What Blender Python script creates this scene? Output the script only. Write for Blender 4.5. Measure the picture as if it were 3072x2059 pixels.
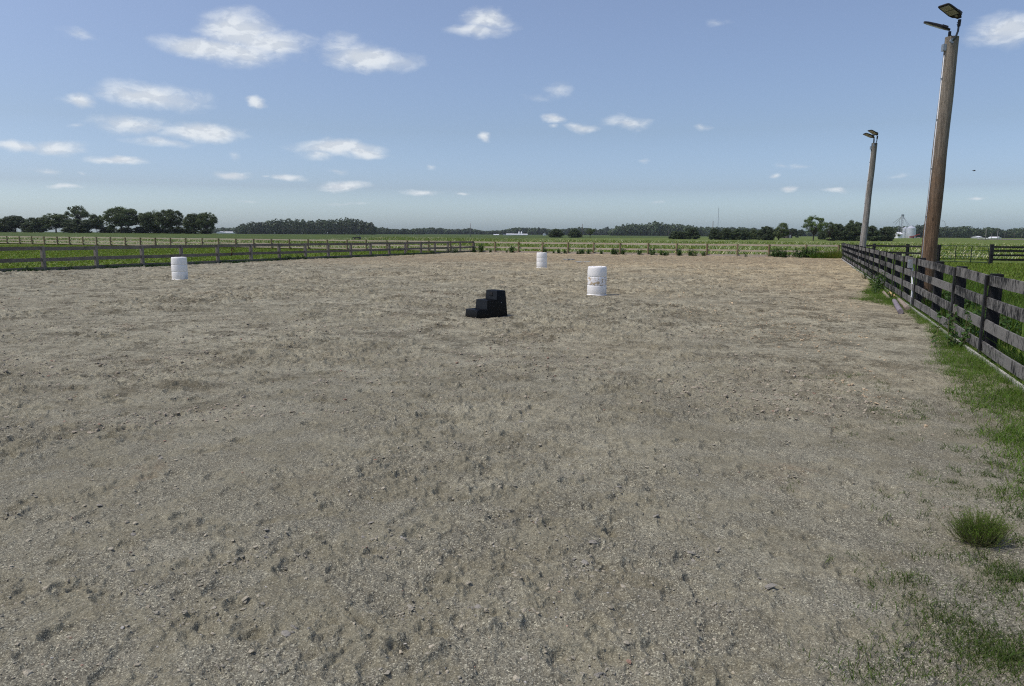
import bpy, bmesh, math, random
import numpy as np
from mathutils import Vector, Matrix, Quaternion
sc = bpy.context.scene
for o in list(bpy.data.objects): bpy.data.objects.remove(o)
col = sc.collection
R = math.radians
PI = math.pi
# ------------------------------------------------------------------ camera
FPX, PITCH, ROLL, CAMH = 2200.0, R(8.48), R(0.3), 1.85
cd = bpy.data.cameras.new('camera'); cam = bpy.data.objects.new('camera', cd); col.objects.link(cam)
cd.sensor_width = 36.0; cd.lens = 36.0*FPX/3072.0; cd.clip_start = 0.05; cd.clip_end = 20000
CM = Matrix.Rotation(PI/2-PITCH, 4, 'X') @ Matrix.Rotation(ROLL, 4, 'Z')
CM.translation = (0, 0, CAMH); cam.matrix_world = CM
sc.camera = cam
# ------------------------------------------------------------------ light
SUN_EL, SUN_AZ = R(60), math.atan2(-1.0, -0.20)        # azimuth from +Y towards +X
sdir = Vector((math.sin(SUN_AZ)*math.cos(SUN_EL), math.cos(SUN_AZ)*math.cos(SUN_EL), math.sin(SUN_EL)))
ld = bpy.data.lights.new('sun', 'SUN'); ld.energy = 4.0; ld.angle = R(0.55); ld.color = (1.0, 0.955, 0.88)
lo = bpy.data.objects.new('sun', ld); col.objects.link(lo)
lo.rotation_mode = 'QUATERNION'; lo.rotation_quaternion = sdir.to_track_quat('Z', 'Y')
sc.view_settings.view_transform = 'Standard'
try: sc.view_settings.look = 'None'
except Exception: pass
sc.view_settings.exposure = -0.72; sc.view_settings.gamma = 1.0; sc.view_settings.use_curve_mapping = False
SKY_STR = 0.15
try:
    sc.cycles.use_denoising = False; sc.cycles.filter_width = 1.15; sc.cycles.volume_bounces = 0; sc.cycles.sample_clamp_indirect = 6.0
except Exception: pass

def cam_ray(u, v):
    d = Vector(((u-1536)/FPX, -(v-1029.5)/FPX, -1.0)); return (CM.to_3x3() @ d)

# ------------------------------------------------------------------ node helpers
class NT:
    def __init__(s, tree): s.t = tree; s.n = tree.nodes; s.l = tree.links
    def new(s, typ, ins=None, **kw):
        nd = s.n.new(typ)
        for k, v in kw.items(): setattr(nd, k, v)
        for k, v in (ins or {}).items():
            sock = nd.inputs[k]
            if isinstance(v, bpy.types.NodeSocket): s.l.new(v, sock)
            else:
                try: sock.default_value = v
                except Exception: sock.default_value = tuple(v)+(1.0,)
        return nd
    def math(s, op, a, b=0.0, c=None, clamp=False):
        ins = {0: a, 1: b}
        if c is not None: ins[2] = c
        return s.new('ShaderNodeMath', ins, operation=op, use_clamp=clamp).outputs[0]
    def vmath(s, op, a, b=(0, 0, 0)):
        nd = s.new('ShaderNodeVectorMath', {0: a, 1: b}, operation=op)
        return nd.outputs['Value'] if op in ('LENGTH', 'DOT_PRODUCT') else nd.outputs[0]
    def noise(s, vec, scale, detail=3.0, rough=0.5, dist=0.0):
        return s.new('ShaderNodeTexNoise', {'Vector': vec, 'Scale': scale, 'Detail': detail, 'Roughness': rough, 'Distortion': dist}).outputs['Fac']
    def ramp(s, fac, stops, interp='LINEAR'):
        nd = s.new('ShaderNodeValToRGB', {'Fac': fac}); cr = nd.color_ramp; cr.interpolation = interp
        while len(cr.elements) < len(stops): cr.elements.new(0.5)
        for e, (p, c) in zip(cr.elements, stops):
            e.position = p; e.color = (c, c, c, 1) if isinstance(c, (int, float)) else (*c, 1)
        return nd.outputs['Color']
    def mix(s, fac, a, b, bt='MIX'):
        nd = s.new('ShaderNodeMix', data_type='RGBA', blend_type=bt)
        for k, v in ((0, fac), (6, a), (7, b)):
            if isinstance(v, bpy.types.NodeSocket): s.l.new(v, nd.inputs[k])
            else: nd.inputs[k].default_value = v if not isinstance(v, tuple) or len(v) == 4 else (*v, 1)
        return nd.outputs[2]
    def smooth(s, v, lo_, hi):
        return s.new('ShaderNodeMapRange', {0: v, 1: lo_, 2: hi, 3: 0.0, 4: 1.0}, interpolation_type='SMOOTHSTEP').outputs[0]

# ------------------------------------------------------------------ world: sky + clouds by direction
w = bpy.data.worlds.new('World'); sc.world = w; w.use_nodes = True
w.node_tree.nodes.clear(); N = NT(w.node_tree)
sky = N.new('ShaderNodeTexSky', sky_type='NISHITA', sun_disc=False)
sky.sun_elevation = SUN_EL; sky.sun_rotation = SUN_AZ; sky.altitude = 200
sky.air_density = 1.05; sky.dust_density = 2.2; sky.ozone_density = 1.4
tc = N.new('ShaderNodeTexCoord').outputs['Generated']
sep = N.new('ShaderNodeSeparateXYZ', {0: tc})
az = N.math('ARCTAN2', sep.outputs[0], sep.outputs[1]); el = N.math('ARCSINE', sep.outputs[2])
P0 = N.new('ShaderNodeCombineXYZ', {0: az, 1: el, 2: 0.0}).outputs[0]
Pn = N.vmath('MULTIPLY', P0, (1.0, 2.0, 1.0))
wn = N.new('ShaderNodeTexNoise', {'Vector': Pn, 'Scale': 14.0, 'Detail': 4.0, 'Roughness': 0.55}).outputs['Color']
wn = N.vmath('SUBTRACT', wn, (0.5, 0.5, 0.5)); wn = N.vmath('MULTIPLY', wn, (0.055, 0.022, 0.0))
P = N.vmath('ADD', P0, wn)
CL = [(550,72,75,42,1),(470,112,100,22,.95),(620,98,85,26,1),(545,118,110,26,.8),(850,138,100,26,.95),(780,112,45,30,.55),(820,128,70,26,.7),
 (1110,45,60,24,.85),(1090,70,80,16,.7),(350,222,105,24,.85),(300,208,60,18,.6),(175,228,32,13,.9),(587,233,20,11,.85),(455,300,95,20,1),(300,285,80,20,.65),(370,325,70,10,.5),
 (30,332,38,12,.85),(125,337,52,14,.75),(265,368,52,10,.9),(105,391,26,7,.5),(150,430,34,5,.65),(775,340,90,18,1),(830,350,50,11,.9),(725,355,42,12,.55),
 (530,397,36,9,.9),(655,407,32,8,.75),(610,404,18,5,.5),(790,424,70,12,.85),(1105,312,20,10,.9),(1265,270,30,13,.85),(1255,290,14,6,.45),(1330,290,42,11,.75),(1430,277,48,15,.65),(1280,212,38,15,.45),(1230,220,36,9,.3),
 (965,444,34,7,.75),(1045,446,20,5,.55),(988,382,14,6,.5),(1802,429,24,8,.85),(1765,397,18,5,.65),(1912,433,24,5,.6),(1610,296,20,9,.45),(2305,66,50,30,.85),(2285,90,60,14,.6),(2222,450,22,4,.6),
 (180,78,35,12,.42),(1640,52,30,9,.38),(1830,378,32,6,.4),(1790,377,14,5,.4),(770,388,25,6,.4),(1465,370,14,5,.4),(533,352,16,8,.35),(2050,400,24,5,.3),(1500,465,16,4,.4),(790,465,60,4,.4),(560,458,34,5,.35),(175,289,16,6,.4),(200,398,12,5,.4)]
acc = None
for (cu, cv, hw, hh, op) in CL:
    d0 = cam_ray(cu*1.3129, cv*1.3129).normalized()
    a0 = math.atan2(d0.x, d0.y); e0 = math.asin(d0.z); kk = 1.3129/FPX*1.28
    q = N.vmath('SUBTRACT', P, (a0, e0, 0)); q = N.vmath('MULTIPLY', q, (1/(hw*kk), 1/(hh*kk), 1))
    f = N.vmath('LENGTH', q); f = N.math('MULTIPLY_ADD', f, -op, op)
    acc = f if acc is None else N.math('MAXIMUM', acc, f)
fb = N.new('ShaderNodeTexNoise', {'Vector': Pn, 'Scale': 30.0, 'Detail': 8.0, 'Roughness': 0.62, 'Distortion': 0.3}).outputs['Fac']
fc = N.math('SUBTRACT', fb, 0.5)
dens = N.math('ADD', N.math('MAXIMUM', acc, -0.3), N.math('MULTIPLY', fc, 0.62))
cov = N.math('MULTIPLY', N.smooth(dens, 0.03, 0.78), 0.84)
# slightly greyer where the cloud is deepest and turned from the light
Pl = N.vmath('ADD', Pn, (0.006, -0.012, 0.0))
fb2 = N.new('ShaderNodeTexNoise', {'Vector': Pl, 'Scale': 30.0, 'Detail': 3.0, 'Roughness': 0.5, 'Distortion': 0.3}).outputs['Fac']
shd = N.smooth(N.math('SUBTRACT', fb, fb2), -0.06, 0.07)
ccol = N.mix(shd, (7.5, 8.0, 8.6), (9.3, 9.7, 10.0))
# pale air near the horizon and a desaturated zenith
hz = N.smooth(el, -0.02, 0.36)
skyc = N.mix(1.0, sky.outputs[0], N.ramp(hz, [(0.0, (2.05, 2.5, 3.15)), (0.035, (1.85, 2.25, 2.85)), (0.11, (1.28, 1.45, 1.90)), (0.35, (1.22, 1.27, 1.46)), (1.0, (1.45, 1.37, 1.46))]), 'MULTIPLY')
fin = N.mix(cov, skyc, ccol)
bg = N.new('ShaderNodeBackground', {'Color': fin, 'Strength': SKY_STR})
N.new('ShaderNodeOutputWorld', {'Surface': bg.outputs[0]})

# ------------------------------------------------------------------ numpy noise
def _h(ix, iy, s):
    n = (ix.astype(np.int64)*374761393 + iy.astype(np.int64)*668265263 + s*974634777) & 0xffffffff
    n = ((n ^ (n >> 13))*1274126177) & 0xffffffff
    n = (n ^ (n >> 16)) & 0xffffffff
    return n/4294967295.0
def vnoise(x, y, s=0):
    x0 = np.floor(x); y0 = np.floor(y); fx = x-x0; fy = y-y0
    fx = fx*fx*fx*(fx*(fx*6-15)+10); fy = fy*fy*fy*(fy*(fy*6-15)+10)
    a = _h(x0, y0, s); b = _h(x0+1, y0, s); c = _h(x0, y0+1, s); d = _h(x0+1, y0+1, s)
    return (a*(1-fx)+b*fx)*(1-fy)+(c*(1-fx)+d*fx)*fy
def fbm(x, y, oct=4, s=0, g=0.5):
    t = 0; a = 1; n = 0
    for i in range(oct):
        t = t+a*vnoise(x*(2**i)+13.7*i, y*(2**i)-7.1*i, s+i*17); n += a; a *= g
    return t/n
def sst(a, b, x):
    t = np.clip((x-a)/(b-a), 0, 1); return t*t*(3-2*t)
rng = np.random.default_rng(7)

# ------------------------------------------------------------------ terrain and placing
def tz(x, y):
    x = np.asarray(x, float); y = np.asarray(y, float)
    z = -0.0022*np.clip(y-20, 0, 60)
    z = z+1.5*np.exp(-((x+200)/190)**2-((y-310)/110)**2)
    z = z+0.35*(fbm(x/240+5, y/240+9, 3, 5)-0.5)*sst(150, 400, np.hypot(x, y))
    return z
def TZ(x, y): return float(tz(x, y))
def GP(u, v, dz=0.0):
    d = cam_ray(u, v); z = 0.0
    for i in range(12):
        t = (z+dz-CAMH)/d.z; x, y = d.x*t, d.y*t; z = TZ(x, y)
    return Vector((x, y, z+dz))
def AD(u, dist, v=705):
    """ground point in image column u at distance y = dist"""
    d = cam_ray(u, v); t = dist/d.y
    return Vector((d.x*t, dist, TZ(d.x*t, dist)))
def HT(u, v, p):
    """height above p.z at which column u crosses row v, at p's distance"""
    d = cam_ray(u, v); return CAMH+d.z*p.y/d.y-p.z
def MPX(dist): return dist/FPX
def online(u, v, A, B):
    d = cam_ray(u, v); e = (B-A); det = d.x*(-e.y)+e.x*d.y
    k = (A.x*(-e.y)+e.x*A.y)/det
    t = (d.x*A.y-d.y*A.x)/det
    return A+e*t if False else Vector((d.x*k, d.y*k, 0))

# ------------------------------------------------------------------ mesh helpers
def link(name, me, m=None, parent=None, smooth=False):
    o = bpy.data.objects.new(name, me); col.objects.link(o)
    if m: me.materials.append(m)
    if parent: o.parent = parent
    if smooth: me.shade_smooth()
    return o
def tag(o, label=None, cat=None, group=None, kind=None):
    if label: o['label'] = label
    if cat: o['category'] = cat
    if group: o['group'] = group
    if kind: o['kind'] = kind
    return o
def empty(name, loc, label, cat, group=None, rz=0.0):
    o = bpy.data.objects.new(name, None); col.objects.link(o); o.location = loc; o.rotation_euler = (0, 0, rz)
    o.empty_display_size = 0.2
    return tag(o, label, cat, group)
def np_mesh(name, V, F, C=None):
    """V (n,3), F (m,k) with k = 3 or 4; C optional per-vertex colour (n,3)"""
    V = np.ascontiguousarray(V, np.float32); F = np.ascontiguousarray(F, np.int32); m, k = F.shape
    me = bpy.data.meshes.new(name)
    me.vertices.add(len(V)); me.vertices.foreach_set('co', V.ravel())
    me.loops.add(m*k); me.loops.foreach_set('vertex_index', F.ravel())
    me.polygons.add(m); me.polygons.foreach_set('loop_start', np.arange(0, m*k, k, dtype=np.int32))
    try: me.polygons.foreach_set('loop_total', np.full(m, k, np.int32))
    except Exception: pass
    me.update(calc_edges=True)
    if C is not None:
        a = me.color_attributes.new('tint', 'FLOAT_COLOR', 'POINT')
        c4 = np.ones((len(V), 4), np.float32); c4[:, :3] = C; a.data.foreach_set('color', c4.ravel())
    return me
class MB:
    """collects boxes, bars, tubes into one mesh"""
    def __init__(s): s.bm = bmesh.new()
    def box(s, c, size, rot=None, taper=None, bev=0.0, jit=0.0):
        r = bmesh.ops.create_cube(s.bm, size=1.0); vs = r['verts']
        for v in vs:
            f = 1.0
            if taper and v.co.z > 0: v.co.x *= taper[0]; v.co.y *= taper[1]
            v.co = Vector((v.co.x*size[0], v.co.y*size[1], v.co.z*size[2]))
            if jit: v.co += Vector((random.uniform(-jit, jit), random.uniform(-jit, jit), random.uniform(-jit, jit)))
        if bev > 0:
            es = list({e for v in vs for e in v.link_edges})
            rr = bmesh.ops.bevel(s.bm, geom=es, offset=bev, segments=2, affect='EDGES', profile=0.6)
            vs = list({v for f in rr['faces'] for v in f.verts} | {v for v in vs if v.is_valid})
        M = (rot.to_4x4() if rot else Matrix.Identity(4)); M = Matrix.Translation(c) @ M
        for v in vs: v.co = M @ v.co
        return vs
    def board(s, a, b, h, t, up=Vector((0, 0, 1)), jit=0.0, nx=1):
        """plank from a to b (centres), height h along up, thickness t"""
        d = (b-a); L = d.length; x = d.normalized(); y = up.cross(x).normalized(); z = x.cross(y)
        M = Matrix((x, y, z)).transposed()
        return s.box((a+b)/2, (L, t, h), M, jit=jit, bev=0.0)
    def tube(s, pts, r, n=8, cap=True):
        pts = [Vector(p) for p in pts]; rs = r if isinstance(r, (list, tuple)) else [r]*len(pts); rings = []
        ref = None
        for i, p in enumerate(pts):
            d = (pts[min(i+1, len(pts)-1)]-pts[max(i-1, 0)]).normalized()
            if ref is None: ref = Vector((1, 0, 0)) if abs(d.x) < 0.9 else Vector((0, 1, 0))
            a = (ref-d*ref.dot(d)).normalized(); b = d.cross(a); ref = a
            rings.append([s.bm.verts.new(p+a*rs[i]*math.cos(2*PI*k/n)+b*rs[i]*math.sin(2*PI*k/n)) for k in range(n)])
        for i in range(len(rings)-1):
            for k in range(n): s.bm.faces.new((rings[i][k], rings[i][(k+1) % n], rings[i+1][(k+1) % n], rings[i+1][k]))
        if cap:
            s.bm.faces.new(rings[0][::-1]); s.bm.faces.new(rings[-1])
    def lathe(s, prof, n=32, c=Vector((0, 0, 0))):
        rings = []
        for (r, z) in prof:
            rings.append([s.bm.verts.new(c+Vector((r*math.cos(2*PI*k/n), r*math.sin(2*PI*k/n), z))) for k in range(n)])
        for i in range(len(rings)-1):
            for k in range(n): s.bm.faces.new((rings[i][k], rings[i][(k+1) % n], rings[i+1][(k+1) % n], rings[i+1][k]))
        s.bm.faces.new(rings[0][::-1]); s.bm.faces.new(rings[-1])
    def poly(s, pts, fs):
        vs = [s.bm.verts.new(p) for p in pts]
        for f in fs: s.bm.faces.new([vs[i] for i in f])
    def build(s, name, m, parent=None, smooth=False, angle=None):
        bmesh.ops.recalc_face_normals(s.bm, faces=s.bm.faces)
        me = bpy.data.meshes.new(name); s.bm.to_mesh(me); s.bm.free()
        o = link(name, me, m, parent)
        if smooth:
            me.shade_smooth()
            if angle: me.set_sharp_from_angle(angle=angle)
        return o

# ------------------------------------------------------------------ materials
def mat(name):
    m = bpy.data.materials.new(name); m.use_nodes = True; m.node_tree.nodes.clear(); return m, NT(m.node_tree)
def finish(N, colr, rough=0.8, bump=None, bdist=0.01, metal=0.0, spec=0.3, trans=0.0, bstr=1.0):
    ins = {'Base Color': colr, 'Roughness': rough, 'Metallic': metal, 'Specular IOR Level': spec}
    p = N.new('ShaderNodeBsdfPrincipled', ins)
    if bump is not None:
        b = N.new('ShaderNodeBump', {'Height': bump, 'Distance': bdist, 'Strength': bstr}); N.l.new(b.outputs[0], p.inputs['Normal'])
    out = p.outputs[0]
    if trans > 0:
        t = N.new('ShaderNodeBsdfTranslucent', {'Color': colr})
        out = N.new('ShaderNodeMixShader', {0: trans, 1: out, 2: t.outputs[0]}).outputs[0]
    N.new('ShaderNodeOutputMaterial', {'Surface': out})
def plain(name, c, rough=0.7, metal=0.0, spec=0.3, nscale=8.0, var=0.25, bd=0.002):
    m, N = mat(name); co = N.new('ShaderNodeTexCoord').outputs['Object']
    n1 = N.noise(co, nscale, 5, 0.6); n2 = N.noise(co, nscale*6, 3, 0.6)
    f = N.math('MULTIPLY_ADD', n1, 2*var, 1-var); f = N.math('MULTIPLY', f, N.math('MULTIPLY_ADD', n2, var, 1-var/2))
    cc = N.vmath('SCALE', (c[0], c[1], c[2])); nd = cc.node; N.l.new(f, nd.inputs['Scale'])
    finish(N, cc, rough, n2, bd, metal, spec); return m
def foliage(name, c, trans=0.25, rough=0.55, nscale=0.3, var=0.35):
    m, N = mat(name); co = N.new('ShaderNodeTexCoord').outputs['Object']
    at = N.new('ShaderNodeAttribute', attribute_name='tint').outputs['Color']
    oi = N.new('ShaderNodeObjectInfo').outputs['Random']
    n1 = N.noise(co, nscale, 3, 0.6)
    f = N.math('MULTIPLY', N.math('MULTIPLY_ADD', n1, 2*var, 1-var), N.math('MULTIPLY_ADD', oi, 0.3, 0.85))
    cc = N.mix(1.0, at, (*c, 1), 'MULTIPLY'); nd = N.new('ShaderNodeVectorMath', {0: cc, 'Scale': f}, operation='SCALE')
    finish(N, nd.outputs[0], rough, spec=0.25, trans=trans); return m

def sand_mat():
    m, N = mat('arena_sand'); co = N.new('ShaderNodeTexCoord').outputs['Object']
    big = N.noise(co, 0.12, 4, 0.55); mid = N.noise(co, 0.9, 5, 0.62); sm = N.noise(co, 7.0, 5, 0.65)
    sep = N.new('ShaderNodeSeparateXYZ', {0: co})
    # the dry tan sand lies along the right fence and the far end; the near part is grey grit
    tanf = N.math('ADD', N.math('MULTIPLY', sep.outputs[1], 0.0105), N.math('MULTIPLY', sep.outputs[0], 0.017))
    tanf = N.math('ADD', tanf, N.math('MULTIPLY', N.math('SUBTRACT', big, 0.5), 1.0))
    tanf = N.smooth(tanf, 0.02, 1.0)
    grey = N.mix(N.smooth(mid, 0.34, 0.68), (0.215, 0.200, 0.172, 1), (0.305, 0.290, 0.258, 1))
    tan = N.mix(N.smooth(mid, 0.34, 0.68), (0.315, 0.250, 0.175, 1), (0.50, 0.410, 0.290, 1))
    c = N.mix(tanf, grey, tan)
    c = N.mix(N.math('MULTIPLY', N.smooth(sm, 0.45, 0.8), 0.5), c, (0.150, 0.130, 0.105, 1))
    # darker, moister soil plus shadow streaks of the churn, painted flat into the colour
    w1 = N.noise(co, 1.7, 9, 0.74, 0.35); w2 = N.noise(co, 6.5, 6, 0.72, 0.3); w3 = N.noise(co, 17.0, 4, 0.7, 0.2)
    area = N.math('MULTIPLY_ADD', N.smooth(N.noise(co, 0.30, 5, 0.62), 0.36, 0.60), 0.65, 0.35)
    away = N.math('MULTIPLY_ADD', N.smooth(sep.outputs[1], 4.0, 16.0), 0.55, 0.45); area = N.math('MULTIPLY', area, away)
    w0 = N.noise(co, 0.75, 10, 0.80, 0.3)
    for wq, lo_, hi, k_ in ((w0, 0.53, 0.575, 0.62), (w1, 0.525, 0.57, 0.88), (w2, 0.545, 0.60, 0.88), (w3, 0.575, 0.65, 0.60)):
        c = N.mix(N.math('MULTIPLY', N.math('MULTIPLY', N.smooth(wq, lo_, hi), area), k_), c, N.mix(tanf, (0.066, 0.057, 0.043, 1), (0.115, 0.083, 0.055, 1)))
    for wq, lo_, hi in ((w0, 0.46, 0.41), (w1, 0.455, 0.40), (w2, 0.43, 0.37)):
        c = N.mix(N.math('MULTIPLY', N.math('MULTIPLY', N.smooth(wq, lo_, hi), area), 0.45), c, N.mix(tanf, (0.44, 0.42, 0.37, 1), (0.60, 0.50, 0.37, 1)))
    c = N.mix(N.math('MULTIPLY', N.smooth(N.noise(co, 2.1, 5, 0.65, 0.3), 0.56, 0.70), 0.35), c, (0.44, 0.41, 0.36, 1))
    # reddish spots of mixed-in clay
    red = N.smooth(N.noise(co, 0.6, 6, 0.75, 0.6), 0.59, 0.72)
    c = N.mix(N.math('MULTIPLY', red, 0.40), c, (0.25, 0.155, 0.115, 1))
    damp_shade = N.smooth(N.noise(N.vmath('MULTIPLY', co, (0.5, 0.9, 1)), 0.4, 6, 0.7, 0.3), 0.50, 0.68)  # broad dark patches: damp sand, and painted shade for bumps farther off
    c = N.mix(N.math('MULTIPLY', damp_shade, 0.40), c, (0.170, 0.143, 0.112, 1))
    yv = N.math('ADD', sep.outputs[1], N.math('MULTIPLY', N.math('SUBTRACT', N.noise(co, 0.25, 4, 0.6), 0.5), 22.0))
    band = N.math('MULTIPLY', N.smooth(yv, 42.0, 54.0), N.smooth(yv, 72.0, 62.0))
    c = N.mix(N.math('MULTIPLY', band, N.math('MULTIPLY_ADD', N.smooth(N.noise(N.vmath('MULTIPLY', co, (1, 1.6, 1)), 1.3, 5, 0.7), 0.35, 0.6), 0.4, 0.25)), c, (0.185, 0.140, 0.102, 1))
    nearg = N.smooth(yv, 15.0, -2.0)
    crust = N.smooth(N.noise(co, 1.9, 6, 0.68, 0.5), 0.47, 0.54)
    c = N.mix(N.math('MULTIPLY', nearg, 0.72), c, N.mix(crust, (0.135, 0.130, 0.124, 1), (0.145, 0.134, 0.112, 1)))
    # grit: pale and dark grains
    grit = N.math('SUBTRACT', 1.0, N.math('MULTIPLY', crust, 0.8))
    gg = N.new('ShaderNodeTexVoronoi', {'Vector': co, 'Scale': 165.0, 'Randomness': 1.0}); gr = N.new('ShaderNodeSeparateColor', {0: gg.outputs['Color']}).outputs[0]
    g2 = N.noise(co, 190.0, 2, 0.7)
    gmul = N.math('MULTIPLY_ADD', grit, 0.55, 0.45)
    c = N.mix(N.math('MULTIPLY', N.smooth(gr, 0.72, 0.98), N.math('MULTIPLY', gmul, 0.80)), c, (0.43, 0.415, 0.375, 1))
    c = N.mix(N.math('MULTIPLY', N.smooth(gr, 0.36, 0.0), N.math('MULTIPLY', gmul, 0.85)), c, (0.075, 0.070, 0.064, 1))
    c = N.mix(1.0, c, N.ramp(g2, [(0.25, 0.72), (0.75, 1.28)]), 'MULTIPLY')
    g3 = N.noise(co, 42.0, 3, 0.7)
    c = N.mix(1.0, c, N.ramp(g3, [(0.25, 0.80), (0.75, 1.2)]), 'MULTIPLY')
    c = N.mix(1.0, c, (1.265, 1.255, 1.035, 1), 'MULTIPLY')
    h = N.math('ADD', N.math('MULTIPLY', gr, 0.4), N.math('ADD', N.math('MULTIPLY', g3, 1.6), N.math('MULTIPLY', sm, 3.0)))
    finish(N, c, 0.95, h, 0.010, spec=0.1); return m

def field_mat():
    m, N = mat('field_grass'); co = N.new('ShaderNodeTexCoord').outputs['Object']
    sep = N.new('ShaderNodeSeparateXYZ', {0: co}); n1 = N.noise(co, 0.05, 4, 0.6); n2 = N.noise(co, 0.7, 5, 0.65); n3 = N.noise(co, 9.0, 3, 0.6)
    past = N.mix(N.smooth(n2, 0.35, 0.65), (0.085, 0.120, 0.024, 1), (0.150, 0.195, 0.038, 1))
    past = N.mix(N.math('MULTIPLY', N.smooth(N.noise(co, 0.18, 4, 0.6), 0.5, 0.72), 0.6), past, (0.20, 0.215, 0.065, 1))
    crop = N.mix(N.smooth(n1, 0.35, 0.65), (0.056, 0.086, 0.017, 1), (0.080, 0.112, 0.023, 1))
    dist = N.math('ADD', sep.outputs[1], N.math('ADD', N.math('MULTIPLY', N.math('MAXIMUM', N.math('ADD', sep.outputs[0], 60.0), 0.0), -2.2), N.math('MULTIPLY', n1, 14.0)))
    c = N.mix(N.smooth(dist, 118.0, 122.0), past, crop)
    c = N.mix(1.0, c, N.ramp(n3, [(0.25, 0.7), (0.75, 1.3)]), 'MULTIPLY')
    finish(N, c, 0.9, N.math('ADD', n3, n2), 0.08, spec=0.15); return m

def wood_mat(name, base, worn, axis='z', amt=(0.35, 0.65), rough=0.85, sc=1.0, dark=(0.03, 0.025, 0.02)):
    """grain stretched along an axis in object space, worn paint patches"""
    m, N = mat(name); co = N.new('ShaderNodeTexCoord').outputs['Object']
    st = {'z': (14, 14, 1.2), 'h': (1.2, 1.2, 22), 'drip': (11, 11, 3.0)}[axis]
    v = N.vmath('MULTIPLY', co, st)
    g = N.noise(v, 2.2*sc, 6, 0.68, 0.4); patch = N.noise(co, 2.4*sc, 5, 0.65)
    k = N.math('ADD', N.math('MULTIPLY', g, 0.6), N.math('MULTIPLY', patch, 0.4))
    k = N.math('ADD', k, N.math('MULTIPLY_ADD', N.new('ShaderNodeObjectInfo').outputs['Random'], 0.09, -0.05))
    c = N.mix(N.smooth(k, amt[0], amt[1]), (*base, 1), (*worn, 1))
    fine = N.noise(N.vmath('MULTIPLY', co, tuple(q*4 for q in st)), 2.0*sc, 3, 0.6)
    c = N.mix(N.math('MULTIPLY', N.smooth(fine, 0.60, 0.78), 0.6), c, (*dark, 1))
    c = N.mix(1.0, c, N.ramp(fine, [(0.2, 0.82), (0.8, 1.18)]), 'MULTIPLY')
    finish(N, c, rough, N.math('ADD', g, fine), 0.006, spec=0.2); return m

M = {}
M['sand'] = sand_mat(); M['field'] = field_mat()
M['black_rail'] = wood_mat('worn_black_rail', (0.016, 0.016, 0.015), (0.205, 0.195, 0.175), 'drip', (0.425, 0.53), 0.8, dark=(0.01, 0.01, 0.01))
M['black_post'] = wood_mat('black_post', (0.012, 0.012, 0.013), (0.05, 0.05, 0.05), 'z', (0.42, 0.75), 0.75)
M['black_batten'] = wood_mat('black_batten', (0.014, 0.014, 0.015), (0.11, 0.107, 0.105), 'z', (0.48, 0.70), 0.75)
M['grey_wood'] = wood_mat('grey_weathered_wood', (0.125, 0.108, 0.088), (0.235, 0.208, 0.172), 'h', (0.35, 0.65), 0.9)
M['grey_post'] = wood_mat('grey_weathered_post', (0.145, 0.130, 0.106), (0.28, 0.252, 0.210), 'z', (0.35, 0.65), 0.9)
M['tan_wood'] = wood_mat('tan_fence_wood', (0.42, 0.34, 0.25), (0.60, 0.52, 0.40), 'h', (0.35, 0.65), 0.9, dark=(0.12, 0.09, 0.06))
M['tan_post'] = wood_mat('tan_round_post', (0.17, 0.125, 0.07), (0.32, 0.25, 0.15), 'z', (0.35, 0.65), 0.9)
M['kerb_tan'] = wood_mat('tan_edging_board', (0.47, 0.37, 0.29), (0.60, 0.50, 0.41), 'h', (0.35, 0.65), 0.9, dark=(0.2, 0.15, 0.1))
M['kerb_grey'] = wood_mat('pale_edging_board', (0.36, 0.35, 0.32), (0.55, 0.54, 0.50), 'h', (0.35, 0.65), 0.9, dark=(0.12, 0.11, 0.1))
M['black_plastic'] = plain('black_plastic', (0.0035, 0.004, 0.005), 0.42, spec=0.22, var=0.2, bd=0.001)
M['dark_metal'] = plain('bronze_lamp_housing', (0.020, 0.018, 0.017), 0.45, 0.3, 0.4)
M['galv'] = plain('galvanised_metal', (0.36, 0.38, 0.39), 0.45, 0.6, 0.5)
M['arm_steel'] = plain('dull_arm_steel', (0.07, 0.08, 0.085), 0.5, 0.4, 0.4)
M['lens'] = plain('lamp_lens', (0.30, 0.29, 0.22), 0.3, 0, 0.5)
M['pvc'] = plain('pale_conduit', (0.62, 0.63, 0.63), 0.5)
M['white_metal'] = plain('white_sheet_metal', (0.78, 0.79, 0.80), 0.5)
M['grey_roof'] = plain('grey_roof', (0.45, 0.46, 0.48), 0.6)
M['green_metal'] = plain('green_gate_paint', (0.012, 0.035, 0.022), 0.45, 0.2, 0.4)
M['red_paint'] = plain('faded_red_paint', (0.28, 0.05, 0.035), 0.6)
M['gravel_pad'] = plain('gravel_pad', (0.42, 0.38, 0.34), 0.95, nscale=0.5)
M['rust'] = plain('rusty_leather', (0.10, 0.028, 0.014), 0.7)
M['glassdark'] = plain('dark_glass', (0.02, 0.025, 0.03), 0.15, 0, 0.5)
M['tyre'] = plain('tyre_rubber', (0.02, 0.02, 0.02), 0.8)
M['pole_grey'] = wood_mat('grey_utility_wood', (0.20, 0.19, 0.175), (0.36, 0.35, 0.33), 'z', (0.35, 0.65), 0.9, 0.6)
M['far_pole'] = plain('far_pole_wood', (0.16, 0.14, 0.12), 0.9)
M['leaf'] = foliage('tree_leaves', (0.100, 0.132, 0.048), 0.30)
M['leaf_dark'] = foliage('dark_tree_leaves', (0.072, 0.100, 0.040), 0.28)
M['leaf_far'] = foliage('far_wood_leaves', (0.072, 0.102, 0.046), 0.25, nscale=0.05)
M['leaf_green'] = foliage('bright_tree_leaves', (0.100, 0.150, 0.028), 0.30)
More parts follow.
